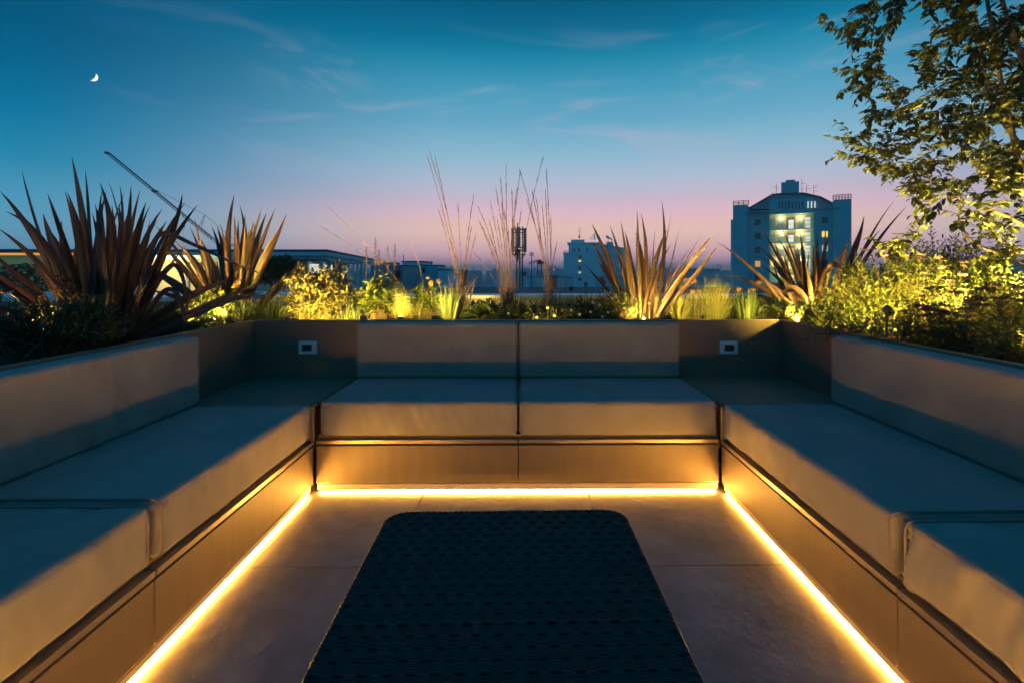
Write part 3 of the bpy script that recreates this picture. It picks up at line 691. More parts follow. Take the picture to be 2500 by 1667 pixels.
grass('sedge_clump', 'thin green sedge behind the broad leaved rosette', 1200, 3.8, 120, .20, .004, .4, 'foliage_dark', .4, .14)
shrub('ground_cover', 'low green ground cover between the wall end sedge and the splayed flax', at(1880, 768, 3.5), (.16, .14, .12), 150, 8, .030, .010, 'foliage', shell=.3, up=.8, cat='ground cover')
for px, Yc, nb, hh, wb, mm, lab in ((852, 3.62, 70, .17, .007, 'foliage', 'green grass tuft between the round shrub and the lime perennial'), (1005, 3.62, 80, .20, .005, 'grass', 'yellow grass tuft behind the fountain grass'),
        (1150, 3.62, 80, .18, .006, 'foliage', 'green grass tuft at the foot of the first dry reeds'), (1290, 3.72, 90, .20, .005, 'foliage', 'green grass tuft between the two denser reed clumps'), (1390, 3.72, 90, .19, .005, 'grass', 'yellowish grass tuft below the chimney by the hotel'),
        (1475, 3.70, 80, .20, .006, 'foliage', 'green grass tuft behind the daisies'), (1690, 3.72, 90, .22, .005, 'grass', 'yellow grass tuft under the amber flower heads'), (1785, 3.70, 90, .20, .006, 'foliage', 'green grass tuft between the wispy grass and the wall end sedge')):
    grass('meadow_grass', lab, px, Yc, nb, hh, wb, .5, mm, .4, .15)
# tall dry reeds
def reeds(label, px, Yc, tips, base_n):
    c = at(px, 790, Yc); root = thing('reed_grass', label, 'reed grass', (c.x, c.y, SZ), 'tall dry reed clumps')
    for (x, y) in tips:
        tip = at(x, y, Yc + U(-.1, .1)) - V((c.x, c.y, SZ)); b = V((U(-.04, .04), U(-.04, .04), -.01))
        path = bez(b, b.lerp(tip, .5) + V((-.18 * (tip.x - b.x), 0, .04)), tip, 12); mb = MB()
        mb.tube(path, [.0026 - .0017 * i / 12 for i in range(13)], 4, cap=False)
        for i in range(7, 12):
            for s_ in range(11):
                p = path[i].lerp(path[i + 1], U(0, 1)); d = (path[i + 1] - path[i]).normalized()
                mb.tube([p, p + d * U(.02, .05) + V((U(-.006, .006), U(-.006, .006), 0))], [.0012, .0004], 3, cap=False)
        mb.build('reed_stem', 'drygrass', root)
    mb = MB()
    for i in range(base_n):
        a = U(0, 2 * PI); b = V((U(-.06, .06), U(-.05, .05), -.01)); l_ = U(.12, .36)
        tip = b + V((R.gauss(0, .16) * l_, R.gauss(0, .16) * l_, l_)); mb.blade(bez(b, b + V((0, 0, l_ * .6)), tip, 4), .0035, V((1, 0, 0)))
    tag(mb.build('dry_blades', 'drygrass', root), kind='stuff')
reeds('tall dry reed clump beside the bright sedge', 1130, 3.66, [(1050, 375), (1062, 385), (1118, 500), (1156, 480), (1073, 520), (1044, 385), (1150, 560), (1100, 590), (1143, 600), (1160, 580)], 90)
reeds('tall dry reed clump rising in front of the antenna mast', 1245, 3.66, [(1235, 405), (1222, 442), (1325, 388), (1270, 420), (1168, 508), (1198, 500), (1195, 540), (1250, 470), (1262, 460), (1215, 540), (1180, 560), (1240, 560), (1225, 500), (1172, 545), (1200, 590), (1272, 520), (1255, 540), (1212, 470), (1232, 520), (1160, 620)], 110)
reeds('tall dry reed clump between the antenna mast and the hotel', 1345, 3.7, [(1334, 418), (1268, 415), (1310, 490), (1324, 510), (1290, 500), (1345, 540), (1358, 600), (1318, 580), (1332, 470), (1300, 470)], 70)
lone = thing('reed_grass', 'few long dry stems leaning far over the round shrub', 'reed grass', (at(1045, 790, 3.7).x, 3.7, SZ), 'tall dry reed clumps')
for (x, y, mx, my) in ((808, 512, 930, 625), (785, 555, 900, 620), (1000, 592, 1035, 660), (885, 590, 935, 640)):
    b = V((U(-.02, .02), 0, -.01)); o = V(lone.location); tip = at(x, y, 3.7) - o; mid = at(mx, my, 3.7) - o
    path = bez(b, mid * 1.15 - (b + tip) * .075, tip, 14); mb = MB(); mb.tube(path, [.0022 - .0016 * i / 14 for i in range(15)], 4, cap=False)
    for i in range(8, 14):
        for s_ in range(4):
            p = path[i].lerp(path[i + 1], U(0, 1)); d = (path[i + 1] - path[i]).normalized(); mb.tube([p, p + d * U(.02, .04) + V((U(-.005, .005), 0, U(-.005, .005)))], [.0012, .0004], 3, cap=False)
    mb.build('reed_stem', 'drygrass', lone)

# flower heads on stalks ------------------------------------------------------------
def globe(label, x, y, Yc, r, group='dry round flower heads on stalks', m='seedhead'):
    c = at(x, y, Yc); root = thing('dry_flower', label, 'flower', (c.x, c.y, SZ), group); h = c.z - SZ
    b = V((U(-.03, .03), U(-.02, .02), -.01)); MB().tube(bez(b, b + V((0, 0, h * .5)), V((0, 0, h)), 6), .0018, 4).build('stalk', 'grass', root)
    mb = MB()
    for i in range(40):
        d = V((R.gauss(0, 1), R.gauss(0, 1), R.gauss(0, 1) * .8)).normalized(); p = V((0, 0, h)) + d * r * U(.7, 1)
        mb.tube([V((0, 0, h - r * .2)), p], .0006, 3, cap=False); mb.ball(p, r * .17, 5, 3)
    mb.build('flower_head', m, root)
for x, y in ((1052, 692), (1072, 687)): globe('amber dry flower head above the bright sedge', x, y, 3.55, .020)
for x, y in ((1674, 686), (1695, 688), (1651, 700), (1663, 704), (1690, 712), (1705, 712)): globe('amber dry flower head beside the wispy golden grass', x, y, 3.6, .019)
for x, y in ((1852, 691), (1803, 708), (1838, 708), (1917, 718)): globe('amber dry flower head near the splayed flax', x, y, 3.5, .018)
for x, y in ((1430, 695), (1475, 690), (1395, 705), (1468, 684), (1107, 708)): globe('brown faded flower head among the reeds', x, y, 3.7, .019, 'faded flower heads', 'sedum')
for x, y in ((505, 708), (540, 712), (572, 700), (580, 690), (470, 775)): globe('golden seed head in front of the flax with golden leaves', x, y, 3.3, .018)
# violet spikes
def spike(label, x, y0, y1, Yc, group='violet flower spikes'):
    t, b = at(x, y0, Yc), at(x, y1, Yc); root = thing('salvia_spike', label, 'flower', (b.x, b.y, SZ), group); mb = MB()
    H = t.z - SZ; n = 11; z = b.z - SZ
    MB().tube([(0, 0, 0), (U(-.006, .006), 0, H * .5), (0, 0, H)], .0016, 4).build('stalk', 'twig', root)
    for i in range(n):
        zz = z + (H - z) * i / (n - 1); r = .011 * (1 - .6 * i / n)
        for k in range(6):
            a = k * PI / 3 + i; mb.ball(V((math.cos(a) * r, math.sin(a) * r, zz + U(-.002, .002))), .0042 * (1 - .4 * i / n), 5, 3)
    mb.build('flower_whorls', 'salvia', root)
for a in ((917, 582, 640), (925, 612, 645), (946, 604, 650), (964, 598, 650), (894, 606, 640)): spike('slim violet flower spike standing before the low pavilion', *a, 3.7)
for a in ((2088, 610, 700), (2050, 620, 690), (2265, 590, 650)): spike('slim violet flower spike beside the glowing bush', *a, 3.5)

# tree ------------------------------------------------------------
tree = thing('garden_tree', 'multi stemmed garden tree lit yellow from below, overhanging the seats', 'tree', (3.05, 2.75, SZ))
TO = V(tree.location)
stems = [([(2640, 830, 2.75), (2570, 600, 2.8), (2500, 470, 2.8), (2430, 440, 2.8), (2370, 390, 2.85)], .022),
         ([(2640, 830, 2.75), (2560, 520, 2.7), (2495, 420, 2.65), (2475, 340, 2.6), (2440, 180, 2.6), (2410, 0, 2.6), (2390, -140, 2.6)], .021),
         ([(2650, 830, 2.75), (2600, 400, 2.6), (2530, 220, 2.5), (2470, 80, 2.45), (2425, -80, 2.4)], .025),
         ([(2640, 830, 2.75), (2560, 480, 2.9), (2450, 300, 2.95), (2415, 240, 2.95), (2390, 80, 2.95), (2365, -60, 2.95)], .017),
         ([(2640, 830, 2.75), (2575, 660, 2.6), (2500, 615, 2.6), (2460, 622, 2.62), (2390, 600, 2.65), (2350, 565, 2.7), (2340, 525, 2.7)], .014),
         ([(2640, 830, 2.75), (2570, 610, 2.9), (2480, 540, 3.0), (2380, 500, 3.05), (2340, 485, 3.05)], .016),
         ([(2640, 830, 2.75), (2590, 690, 3.1), (2500, 640, 3.2), (2350, 640, 3.25), (2200, 625, 3.3), (2140, 618, 3.3)], .010)]
nodes = []; trunk, limb = MB(), MB()
for i, (pts, r0) in enumerate(stems):
    P3 = [at(*p) - TO for p in pts]; P3[0] = V((U(-.05, .05), U(-.05, .05), -.02)); sm_ = []
    for a in range(len(P3) - 1):                      # Catmull-Rom
        p0, p1, p2, p3 = P3[max(a - 1, 0)], P3[a], P3[a + 1], P3[min(a + 2, len(P3) - 1)]
        for k in range(5):
            t = k / 5; sm_.append(.5 * (2 * p1 + (p2 - p0) * t + (2 * p0 - 5 * p1 + 4 * p2 - p3) * t * t + (3 * p1 - p0 - 3 * p2 + p3) * t ** 3))
    sm_.append(P3[-1]); m = len(sm_)
    rad = [r0 * (1 - .72 * k / (m - 1)) for k in range(m)]
    mb = MB(); mb.tube(sm_, rad, 8); mb.build('trunk', 'bark', tree, smooth=True)
    for k in range(m // 4, m): nodes.append((sm_[k], rad[k] * .7))
# crown: attractors inside the outline the crown shows, spread in depth
edge = [(-60, 2150), (0, 2115), (40, 2010), (75, 2000), (120, 2040), (170, 2050), (220, 2050), (270, 2040), (300, 2030), (350, 2040), (390, 2020), (430, 2130), (470, 2170), (520, 2230), (560, 2190), (600, 2110), (640, 2130)]
def left_edge(y):
    for (y0, x0), (y1, x1) in zip(edge[:-1], edge[1:]):
        if y0 <= y <= y1: return x0 + (x1 - x0) * (y - y0) / (y1 - y0)
    return 2200
att = []
for (x, y) in ((2000, 40), (2012, 62), (2035, 75), (2042, 175), (2050, 235), (2040, 300), (2032, 335), (2022, 392), (2050, 375), (2120, 5), (2165, 445), (2225, 525), (2120, 580), (2105, 610), (2200, 575), (2140, 590), (2175, 605), (2090, 110), (2150, 405)):
    att.append((at(x, y, U(2.75, 3.1)) - TO, 1))
while len(att) < 1250:
    y = U(-120, 655); le = left_edge(max(-60, y)); x = le + 25 + (2560 - le) * U(0, 1) ** .95
    if y > 480 and x > 2215 and U(0, 1) < .62: continue
    if noise.noise(V((x * .008, y * .008, 4.2))) < -.28: continue
    att.append((at(x, y, U(2.25, 3.35) if x > 2250 else U(2.55, 3.15)) - TO, 0))
att.sort(key=lambda a: min((a[0] - n[0]).length for n in nodes))
fol, twg = MB(), MB(); singles = []
for tip, special in att:
    nb, r0 = min(nodes, key=lambda n: (n[0] - tip).length + (.25 if n[0].z > tip.z + .25 else 0))
    L = (tip - nb).length; ctrl = nb.lerp(tip, .5) + V((U(-.05, .05), U(-.05, .05), .10 * L + U(-.02, .05)))
    n_ = max(4, int(L / .06)); path = bez(nb, ctrl, tip, n_); r1 = min(r0 * .8, .003 + .007 * L)
    rad = [r1 + (.0009 - r1) * k / n_ for k in range(n_ + 1)]
    twg.tube(path, rad, 5, cap=False)
    for k in range(1, n_ + 1): nodes.append((path[k], rad[k]))
    td = (path[-1] - path[-2]).normalized(); Ls = min(L, .34); nl = int(7 + Ls * 34); step = Ls / nl
    # walk back from the tip
    for k in range(nl):
        dist = k * step; q = max(0, n_ - dist / (L / n_)); i0 = min(n_ - 1, int(q)); p = path[i0].lerp(path[i0 + 1], q - i0)
        sd = 1 if k % 2 else -1; sv = td.cross(V((0, 0, 1))); sv = sv.normalized() if sv.length > .1 else V((1, 0, 0))
        d = (td * U(.35, .8) + sv * sd * U(.5, 1) + V((U(-.3, .3), U(-.3, .3), U(-.55, .35)))).normalized()
        nr = V((U(-.6, .6), U(-.6, .6), 1)); LL = U(.030, .054); WW = LL * U(.42, .58)
        if len(singles) < 300 and (special or U(0, 1) < .055) and k < 9: singles.append((p, d, nr, LL, WW))
        else: fol.leaf(p, d, nr, LL, WW, .12, U(.05, .3))
tag(twg.build('branches', 'bark', tree, smooth=True), kind='stuff')
tag(fol.build('crown', 'treeleaf', tree), kind='stuff')
mb = MB(); mb.leaf(V((0, 0, 0)), V((0, 1, 0)), V((0, 0, 1)), .05, .025, .12, .15)
lme = bpy.data.meshes.new('leaf'); lme.from_pydata([tuple(v) for v in mb.v], [], mb.f); lme.materials.append(M['treeleaf_o'])
for p, d, nr, LL, WW in singles:
    s_ = d.cross(nr).normalized(); n2 = s_.cross(d).normalized()
    mx = Matrix((s_, d, n2)).transposed().to_4x4(); mx.translation = p
    o = bpy.data.objects.new('leaf', lme); C.objects.link(o); o.parent = tree
    o.matrix_local = mx @ Matrix.Diagonal((WW / .025, LL / .05, LL / .05, 1))

# garden spotlights ------------------------------------------------------------
def spot(label, p, watts, aim=(0, 0, 1), cone=150, visible=True, col=SPOT_COL):
    p = V(p); root = thing('garden_spotlight', label, 'spotlight', (p.x, p.y, SZ), 'yellow garden spotlights'); h = p.z - SZ
    MB().tube([(0, 0, -.02), (0, 0, max(.012, h - .03))], .006, 6).build('spike', 'black', root)
    d = V(aim).normalized(); q = V((0, 0, h))
    hb = MB(); hb.tube([q - d * .045, q - d * .035, q], [.014, .020, .022], 12); hb.build('lamp_head', 'black', root)
    ln = MB(); ln.tube([q + d * .0005, q + d * .003], .017, 12); ln.build('lens', 'bulb', root)
    ld = bpy.data.lights.new('bulb', 'SPOT'); ld.energy = watts * 5; ld.color = col; ld.spot_size = math.radians(cone); ld.spot_blend = .6; ld.shadow_soft_size = .016
    lo = bpy.data.objects.new('bulb', ld); C.objects.link(lo); lo.parent = root; lo.location = q + d * .02
    lo.rotation_euler = d.to_track_quat('-Z', 'Y').to_euler()
def low(x, Y_): q = at(x, 790, Y_); return (q.x, Y_, .752)
spot('glaring yellow spotlight on the planter edge in front of the fountain grass', at(977, 776, 3.24), 9, (.0, .55, 1), 165)
spot('yellow spotlight on the flax side of the round shrub', low(690, 3.18), 22, (.55, .6, .8), 150)
spot('yellow spotlight in front of the round shrub', low(800, 3.17), 15, (-.05, .7, .8), 150)
spot('yellow spotlight between the bright sedge and the lime leaves', low(1065, 3.17), 9, (.1, .5, 1), 150)
spot('yellow spotlight among the dark ground cover', low(1330, 3.15), 1.3, (.0, .6, .8), 165)  # added lamp without a visible source, lifts the dark ground cover
spot('yellow spotlight washing the parapet behind the reeds', low(1165, 3.78), 1.3, (.1, .5, .6), 150)
spot('yellow spotlight at the foot of the upright flax', low(1575, 3.17), 6.5, (-.05, .45, 1), 140)
spot('yellow spotlight behind the large flax lighting the fine grass', low(455, 3.05), 12, (.25, .35, 1), 165)
spot('amber spotlight deep inside the large flax', (-2.55, 2.85, .79), 7, (.0, -.1, 1), 165, col=(1, .5, .08))
spot('yellow spotlight among the dark foliage before the large flax', (-1.93, 2.02, .86), 4.5, (-.12, .5, .9), 160)
spot('yellow spotlight before the flax with golden leaves', (-1.98, 3.22, .79), 5.5, (.05, .4, 1), 165)
spot('yellow spotlight in front of the wispy golden grass', low(1725, 3.17), 9, (.05, .45, 1), 165)
spot('yellow spotlight by the sedge on the wall end', low(1835, 3.17), 4, (.0, .5, 1), 165)
spot('yellow spotlight in front of the splayed flax', low(1950, 3.25), 14, (.05, .35, 1), 150)
spot('yellow spotlight inside the splayed flax', at(1985, 775, 3.62), 7, (.0, .1, 1), 165)
spot('yellow spotlight in front of the glowing bush', at(2165, 755, 2.50), 20, (.3, .75, .5), 160)
spot('yellow spotlight between the glowing bush and the olive bush', at(2360, 740, 2.62), 20, (.1, .7, .45), 170)
spot('yellow spotlight at the shaded bed end', (2.15, 2.02, .765), 5, (.1, .3, 1), 170)  # lamp added only to brighten the too black foliage here
spot('yellow spotlight at the foot of the tree', (2.78, 2.58, .80), 115, (.0, .02, 1), 125)
# ------------------------------------------------------------------ city
GZ = -24.0
g = MB().prism([(-4000, -400), (4000, -400), (4000, 5000), (-4000, 5000)], GZ - 1, GZ).build('city_ground', 'city_ground'); tag(g, kind='structure')

def wbox(name, m, parent, Y, x0, x1, y0, y1, d0, d1, o):
    """box whose front shows at photo pixels x0..x1, y0..y1 on plane Y; d0..d1 metres towards (-) or away from (+) the viewer"""
    a, b = at(x0, y1, Y), at(x1, y0, Y)
    return bx(name, m, parent, a.x - o.x, b.x - o.x, d0, d1, a.z - o.z, b.z - o.z)

class Facade:
    """a front that faces the viewer: pixel columns and rows become metres along and up the turned front"""
    def __init__(s, name, label, cat, Yc, xc, turn=None):
        c_ = at(xc, CY, Yc); s.c = V((c_.x, Yc, GZ)); s.a = math.atan2(c_.x, Yc) if turn is None else turn
        s.root = thing(name, label, cat, s.c); s.root.rotation_euler = (0, 0, -s.a)
    def pt(s, x, y):
        k = (x - CX) / FPX; K = (k + math.tan(YAW)) / (1 - k * math.tan(YAW)); ca, sa = math.cos(s.a), math.sin(s.a)
        u = (K * s.c.y - s.c.x) / (ca + K * sa); X, Yy = s.c.x + u * ca, s.c.y - u * sa
        return u, CAM_H - (y - CY) / FPX * (X * math.sin(YAW) + Yy * math.cos(YAW)) - GZ
    def box(s, n, m, x0, x1, y0, y1, d0, d1, p=None):
        xm = (x0 + x1) / 2; return bx(n, m, p or s.root, s.pt(x0, 0)[0], s.pt(x1, 0)[0], d0, d1, s.pt(xm, y1)[1], s.pt(xm, y0)[1])
    def v(s, x, y, d): u, z = s.pt(x, y); return V((u, d, z))

# apartment block with loggias ---------------------------------------------
Y = 124.0
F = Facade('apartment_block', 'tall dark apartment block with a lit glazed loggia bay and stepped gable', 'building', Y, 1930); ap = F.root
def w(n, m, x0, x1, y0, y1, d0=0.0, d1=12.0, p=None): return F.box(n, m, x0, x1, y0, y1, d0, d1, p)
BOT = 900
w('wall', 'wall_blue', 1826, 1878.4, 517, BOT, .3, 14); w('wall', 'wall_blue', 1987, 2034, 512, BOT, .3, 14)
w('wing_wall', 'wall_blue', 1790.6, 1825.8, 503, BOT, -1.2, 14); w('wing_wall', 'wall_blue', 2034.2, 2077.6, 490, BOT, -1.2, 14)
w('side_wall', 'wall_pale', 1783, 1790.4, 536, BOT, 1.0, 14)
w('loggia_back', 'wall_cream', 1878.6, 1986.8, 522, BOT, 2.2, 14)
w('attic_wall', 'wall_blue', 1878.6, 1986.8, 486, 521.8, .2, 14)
# gable
gp = [(1829, 510), (1886, 477), (1908, 475), (1961, 473.6), (2003, 483), (2031, 497.5), (2031, 510)]
mb = MB(); fr = [F.v(x, y, 0) for x, y in gp]; n = len(fr)
mb.v = [V((p.x, .6, p.z)) for p in fr] + [V((p.x, 13, p.z)) for p in fr]
mb.f = [tuple(range(n))] + [tuple(reversed(range(n, 2 * n)))] + [(i, (i + 1) % n + 0, (i + 1) % n + n, i + n)[::-1] for i in range(n)]
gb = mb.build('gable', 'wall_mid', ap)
mb = MB()
for (a, b) in zip(gp[:5], gp[1:6]):
    p, q = F.v(*a, 0), F.v(*b, 0); mb.tube([V((p.x, .3, p.z + .15)), V((q.x, .3, q.z + .15))], .22, 4)
mb.build('roof_edge', 'roof_dark', gb)
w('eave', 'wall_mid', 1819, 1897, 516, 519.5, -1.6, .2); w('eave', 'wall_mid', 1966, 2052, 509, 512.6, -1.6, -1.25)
tw = w('lift_tower', 'wall_blue', 1907, 1951, 443, 482, 1, 8); w('tower_cap', 'wall_mid', 1918, 1941, 436.8, 442.8, 2, 7, None)
for i in range(8): w('slot', 'pane', 1900.6 + 8.2 * i, 1903.6 + 8.2 * i, 492, 510, .12, .25)
for i in range(3): w('slot', 'lit_white', 1971.5 + 8.4 * i, 1974.3 + 8.4 * i, 492, 510, .12, .25)
def window(x0, x1, y0, y1, m, d=.3):
    f = w('window', 'frame', x0, x1, y0, y1, d - .06, d + .1)
    w('pane', m, x0 + .8, (x0 + x1) / 2 - .3, y0 + .8, y1 - .8, d - .12, d - .065, f); w('pane', m, (x0 + x1) / 2 + .3, x1 - .8, y0 + .8, y1 - .8, d - .12, d - .065, f)
for i, mm in enumerate(('pane', 'pane', 'lit_pale', 'lit_orange', 'lit_pale', 'pane')):
    window(1842.5, 1857, 536 + 34 * i - (1 if i else 0), 551 + 34 * i, mm if mm != 'lit_pale' else 'pane')
for i, mm in enumerate(('pane', 'lit_yellow', 'lit_pale', 'pane', 'pane')): window(2006, 2022, 530 + 34.4 * i, 546 + 34.4 * i, mm)
# loggias
ys = [524, 561.6, 594.2, 627, 660, 693]
for i in range(5):
    y0, y1 = ys[i], ys[i + 1]
    w('balcony_slab', 'wall_pale', 1878.7, 1986.7, y1 - 2.2, y1, -.6, 2.19)
    rl = w('balcony_rail', 'frame', 1894, 1967, y1 - 14, y1 - 13.2, -.55, -.48)
    for k in range(13): w('baluster', 'frame', 1894 + 6 * k, 1894.6 + 6 * k, y1 - 13.1, y1 - 2.3, -.54, -.49, rl)
    dr = w('door', 'frame', 1919, 1941.5, y0 + 6, y1 - 2.3, 2.05, 2.19); w('pane', 'lit_white' if i < 2 else 'lit_orange' if i == 2 else 'lit_yellow', 1925, 1938, y0 + 12, y1 - 3, 1.98, 2.04, dr)
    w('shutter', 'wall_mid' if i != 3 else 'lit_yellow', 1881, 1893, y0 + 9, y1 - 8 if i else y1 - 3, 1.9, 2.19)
    g2 = w('stair_glazing', 'lit_pale', 1966, 1979, y0 + 4, y1 - 3, 2.0, 2.19)
    for k in range(3): w('glazing_bar', 'frame', 1966, 1979, y0 + 4 + 9 * k, y0 + 5 + 9 * k, 1.9, 1.99, g2)
    w('side_door', 'wall_mid', 1899, 1912, y0 + 10, y1 - 2.3, 2.08, 2.19); w('side_door', 'wall_mid', 1950, 1961, y0 + 12, y1 - 2.3, 2.08, 2.19)
    for lx in (1907, 1954):
        w('loggia_lamp', 'lit_loggia', lx - 2, lx + 2, y0 + 6, y0 + 8.4, 1.8, 2.1)
        ld = bpy.data.lights.new('loggia_bulb', 'POINT'); ld.energy = 130; ld.color = (1, .76, .36); ld.shadow_soft_size = .2
        lo = bpy.data.objects.new('loggia_bulb', ld); C.objects.link(lo); lo.parent = ap; lo.location = F.v(lx, y0 + 8, 1.3)
for xx in (1878.7, 1985.5): w('bay_post', 'wall_pale', xx, xx + 1.3, 522, BOT, -.62, .1)
# roof railings
def railing(x0, x1, y0, y1, n):
    mb = MB()
    for k in range(4):
        yy = y0 + (y1 - y0) * k / 3.2; zz = F.v((x0 + x1) / 2, yy, 0).z; mb.tube([V((F.pt(x0, 0)[0], -.9, zz)), V((F.pt(x1, 0)[0], -.9, zz))], .07, 4)
    for k in range(n + 1):
        xx = x0 + (x1 - x0) * k / n; p, q = F.v((x0 + x1) / 2, y0, 0), F.v((x0 + x1) / 2, y1, 0); uu = F.pt(xx, 0)[0]; mb.tube([V((uu, -.9, p.z)), V((uu, -.9, q.z))], .08, 4)
    mb.build('roof_railing', 'steel_dark', ap)
railing(1791, 1828.5, 492, 503, 3); railing(2033, 2077, 477, 490, 6)
def aerial(parent, o_, x, y0, y1, Y_, arms, m='steel_dark', r=.05):
    mb = MB(); p, q = at(x, y0, Y_) - o_, at(x, y1, Y_) - o_; mb.tube([V((p.x, 0, p.z)), V((p.x, 0, q.z))], r, 4)
    for yy, a, b in arms:
        s, t = at(x + a, yy, Y_) - o_, at(x + b, yy, Y_) - o_; mb.tube([V((s.x, 0, s.z)), V((t.x, 0, t.z))], r * .7, 4)
    return mb.build('roof_aerial', m, parent)
for x, y0, y1, arms in ((1895, 448, 477, ((456, -12, 4), (461, -2, 8))), (1958, 437, 475, ((447, -1, 10), (461, -4, 8))), (1969, 452, 475, ((453, 0, 8), (460, -2, 12))), (1987, 452, 479, ((452, 0, 13), (458, 0, 8), (466, 0, 9))), (1886, 469, 478, ())):
    mb = MB(); mb.tube([F.v(x, y0, 1), F.v(x, y1, 1)], .05, 4)
    for yy, a, b in arms: mb.tube([F.v(x + a, yy, 1), F.v(x + b, yy, 1)], .035, 4)
    mb.build('roof_aerial', 'steel_dark', ap)

# hotel ---------------------------------------------
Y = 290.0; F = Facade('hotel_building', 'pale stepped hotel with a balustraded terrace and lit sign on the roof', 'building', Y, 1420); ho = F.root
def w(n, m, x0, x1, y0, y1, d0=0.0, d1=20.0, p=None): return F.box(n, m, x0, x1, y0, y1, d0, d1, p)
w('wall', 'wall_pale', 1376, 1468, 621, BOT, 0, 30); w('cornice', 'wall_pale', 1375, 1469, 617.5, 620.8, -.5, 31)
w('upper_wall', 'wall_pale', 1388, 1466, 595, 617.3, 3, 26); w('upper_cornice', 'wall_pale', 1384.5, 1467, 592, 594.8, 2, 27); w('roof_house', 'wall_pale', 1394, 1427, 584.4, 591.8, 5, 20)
mb = MB()
for i in range(24):
    p, q = F.v(1377 + 4 * i, 613.5, 0), F.v(1377 + 4 * i, 617.4, 0); mb.box(p.x - .2, p.x + .2, -.3, .1, q.z, p.z)
p, q = F.v(1376, 613.5, 0), F.v(1469, 612.5, 0); mb.box(p.x, q.x, -.3, .1, p.z, q.z); mb.build('balustrade', 'wall_grey', ho)
for y0, y1, mm in ((625, 631.5, 'pane'), (635.6, 640.2, 'lit_yellow'), (651.7, 658.6, 'pane'), (663.2, 668.5, 'lit_pale'), (680, 686, 'pane')):
    f = w('window', 'frame', 1411.5, 1419.5, y0 - .6, y1 + .6, -.05, .1); w('pane', mm, 1412.3, 1418.7, y0, y1, -.12, -.06, f)
for x0 in (1399.5, 1411, 1431): f = w('window', 'frame', x0, x0 + 4.4, 605, 615, 2.9, 3.1); w('pane', 'pane', x0 + .5, x0 + 3.9, 606, 614.6, 2.82, 2.89, f)
for yy in (642.5, 650.5, 670, 678): w('string_course', 'wall_grey', 1375.7, 1468.3, yy - .5, yy + .4, -.25, 0)
# receding wing
A, B = at(1468.5, 600, Y), at(1530, 606, 345.0); A.z = B.z = 0
dv = (B - A); nv = V((dv.y, -dv.x, 0)).normalized(); ln = dv.length; ang = math.atan2(dv.y, dv.x)
wg = thing('hotel_wing', 'receding hotel wing with rows of tall windows behind the upright flax', 'building', (A.x, A.y, GZ)); wg.rotation_euler = (0, 0, ang)
ztop = at(1480, 600, 300).z - GZ
bx('wall', 'wall_grey', wg, .05, ln, 0, 16, 0, ztop - 4.5); bx('attic', 'wall_grey', wg, .05, ln, 1.5, 14, ztop - 4.4, ztop); bx('cornice', 'wall_pale', wg, 0, ln + .5, -.6, 16, ztop - 4.45, ztop - 3.9); bx('roof', 'roof_dark', wg, 0, ln, 1, 15, ztop + .02, ztop + .5)
for r_ in range(6):
    for c_ in range(9):
        x0 = 3 + c_ * (ln - 5) / 9; z0 = ztop - 8.6 - r_ * 3.9; f = bx('window', 'frame', wg, x0, x0 + 1.9, -.08, .05, z0, z0 + 2.6); bx('pane', 'lit_pale' if (r_, c_) in ((1, 1), (1, 6), (2, 4)) else 'pane', f, x0 + .15, x0 + 1.75, -.14, -.085, z0 + .15, z0 + 2.45)
# roof sign
sg = thing('roof_sign', 'upright white roof sign with dark letter and yellow crescent on the hotel', 'sign', at(1456, 590, Y))
so = V(sg.location)
def sw(n, m, x0, x1, y0, y1, d0, d1, p=None): return wbox(n, m, p or sg, Y, x0, x1, y0, y1, d0, d1, so)
bd = sw('sign_board', 'sign_white', 1453.5, 1460, 569, 588, 0, 1.2); sw('sign_side', 'steel_dark', 1451.8, 1453.4, 569, 588, 0, 1.2)
mb = MB()
for a in ((1455.3, 1456.1, 573, 585), (1455.3, 1458.3, 573, 574), (1455.3, 1458.3, 578.6, 579.6), (1455.3, 1458.5, 584, 585), (1457.7, 1458.5, 574, 578.6), (1457.9, 1458.7, 579.6, 584)):
    p, q = at(a[0], a[3], Y) - so, at(a[1], a[2], Y) - so; mb.box(p.x, q.x, -.06, -.005, p.z, q.z)
mb.build('letter', 'steel_dark', bd)
cp = [at(x, y, Y) - so for x, y in ((1456.5, 560), (1460, 556.5), (1463.5, 554.3), (1464.5, 556), (1464, 560), (1461.5, 562.3), (1458.5, 562.5))]
mb = MB(); n = len(cp); mb.v = [V((p.x, 0, p.z)) for p in cp] + [V((p.x, .8, p.z)) for p in cp]; mb.f = [tuple(range(n)), tuple(reversed(range(n, 2 * n)))] + [(i, i + n, (i + 1) % n + n, (i + 1) % n) for i in range(n)]; mb.build('yellow_crescent', 'lit_sign', sg)
mb = MB()
for x0, y0, x1, y1 in ((1452, 570, 1441, 585), (1452, 575, 1445, 587), (1461, 577, 1469, 590), (1456, 562, 1456, 569)):
    p, q = at(x0, y0, Y) - so, at(x1, y1, Y) - so; mb.tube([V((p.x, .6, p.z)), V((q.x, .6, q.z))], .12, 4)
mb.build('sign_braces', 'steel_dark', sg)
bb = thing('roof_billboard', 'slanted dark panel on the square roof hut beside the sign', 'sign', at(1488, 600, 300)); bo = V(bb.location)
cp = [at(x, y, 300) - bo for x, y in ((1480, 576), (1483, 575.7), (1497.5, 587.5), (1480, 581))]; mb = MB(); mb.v = [V((p.x, 0, p.z)) for p in cp] + [V((p.x, .6, p.z)) for p in cp]
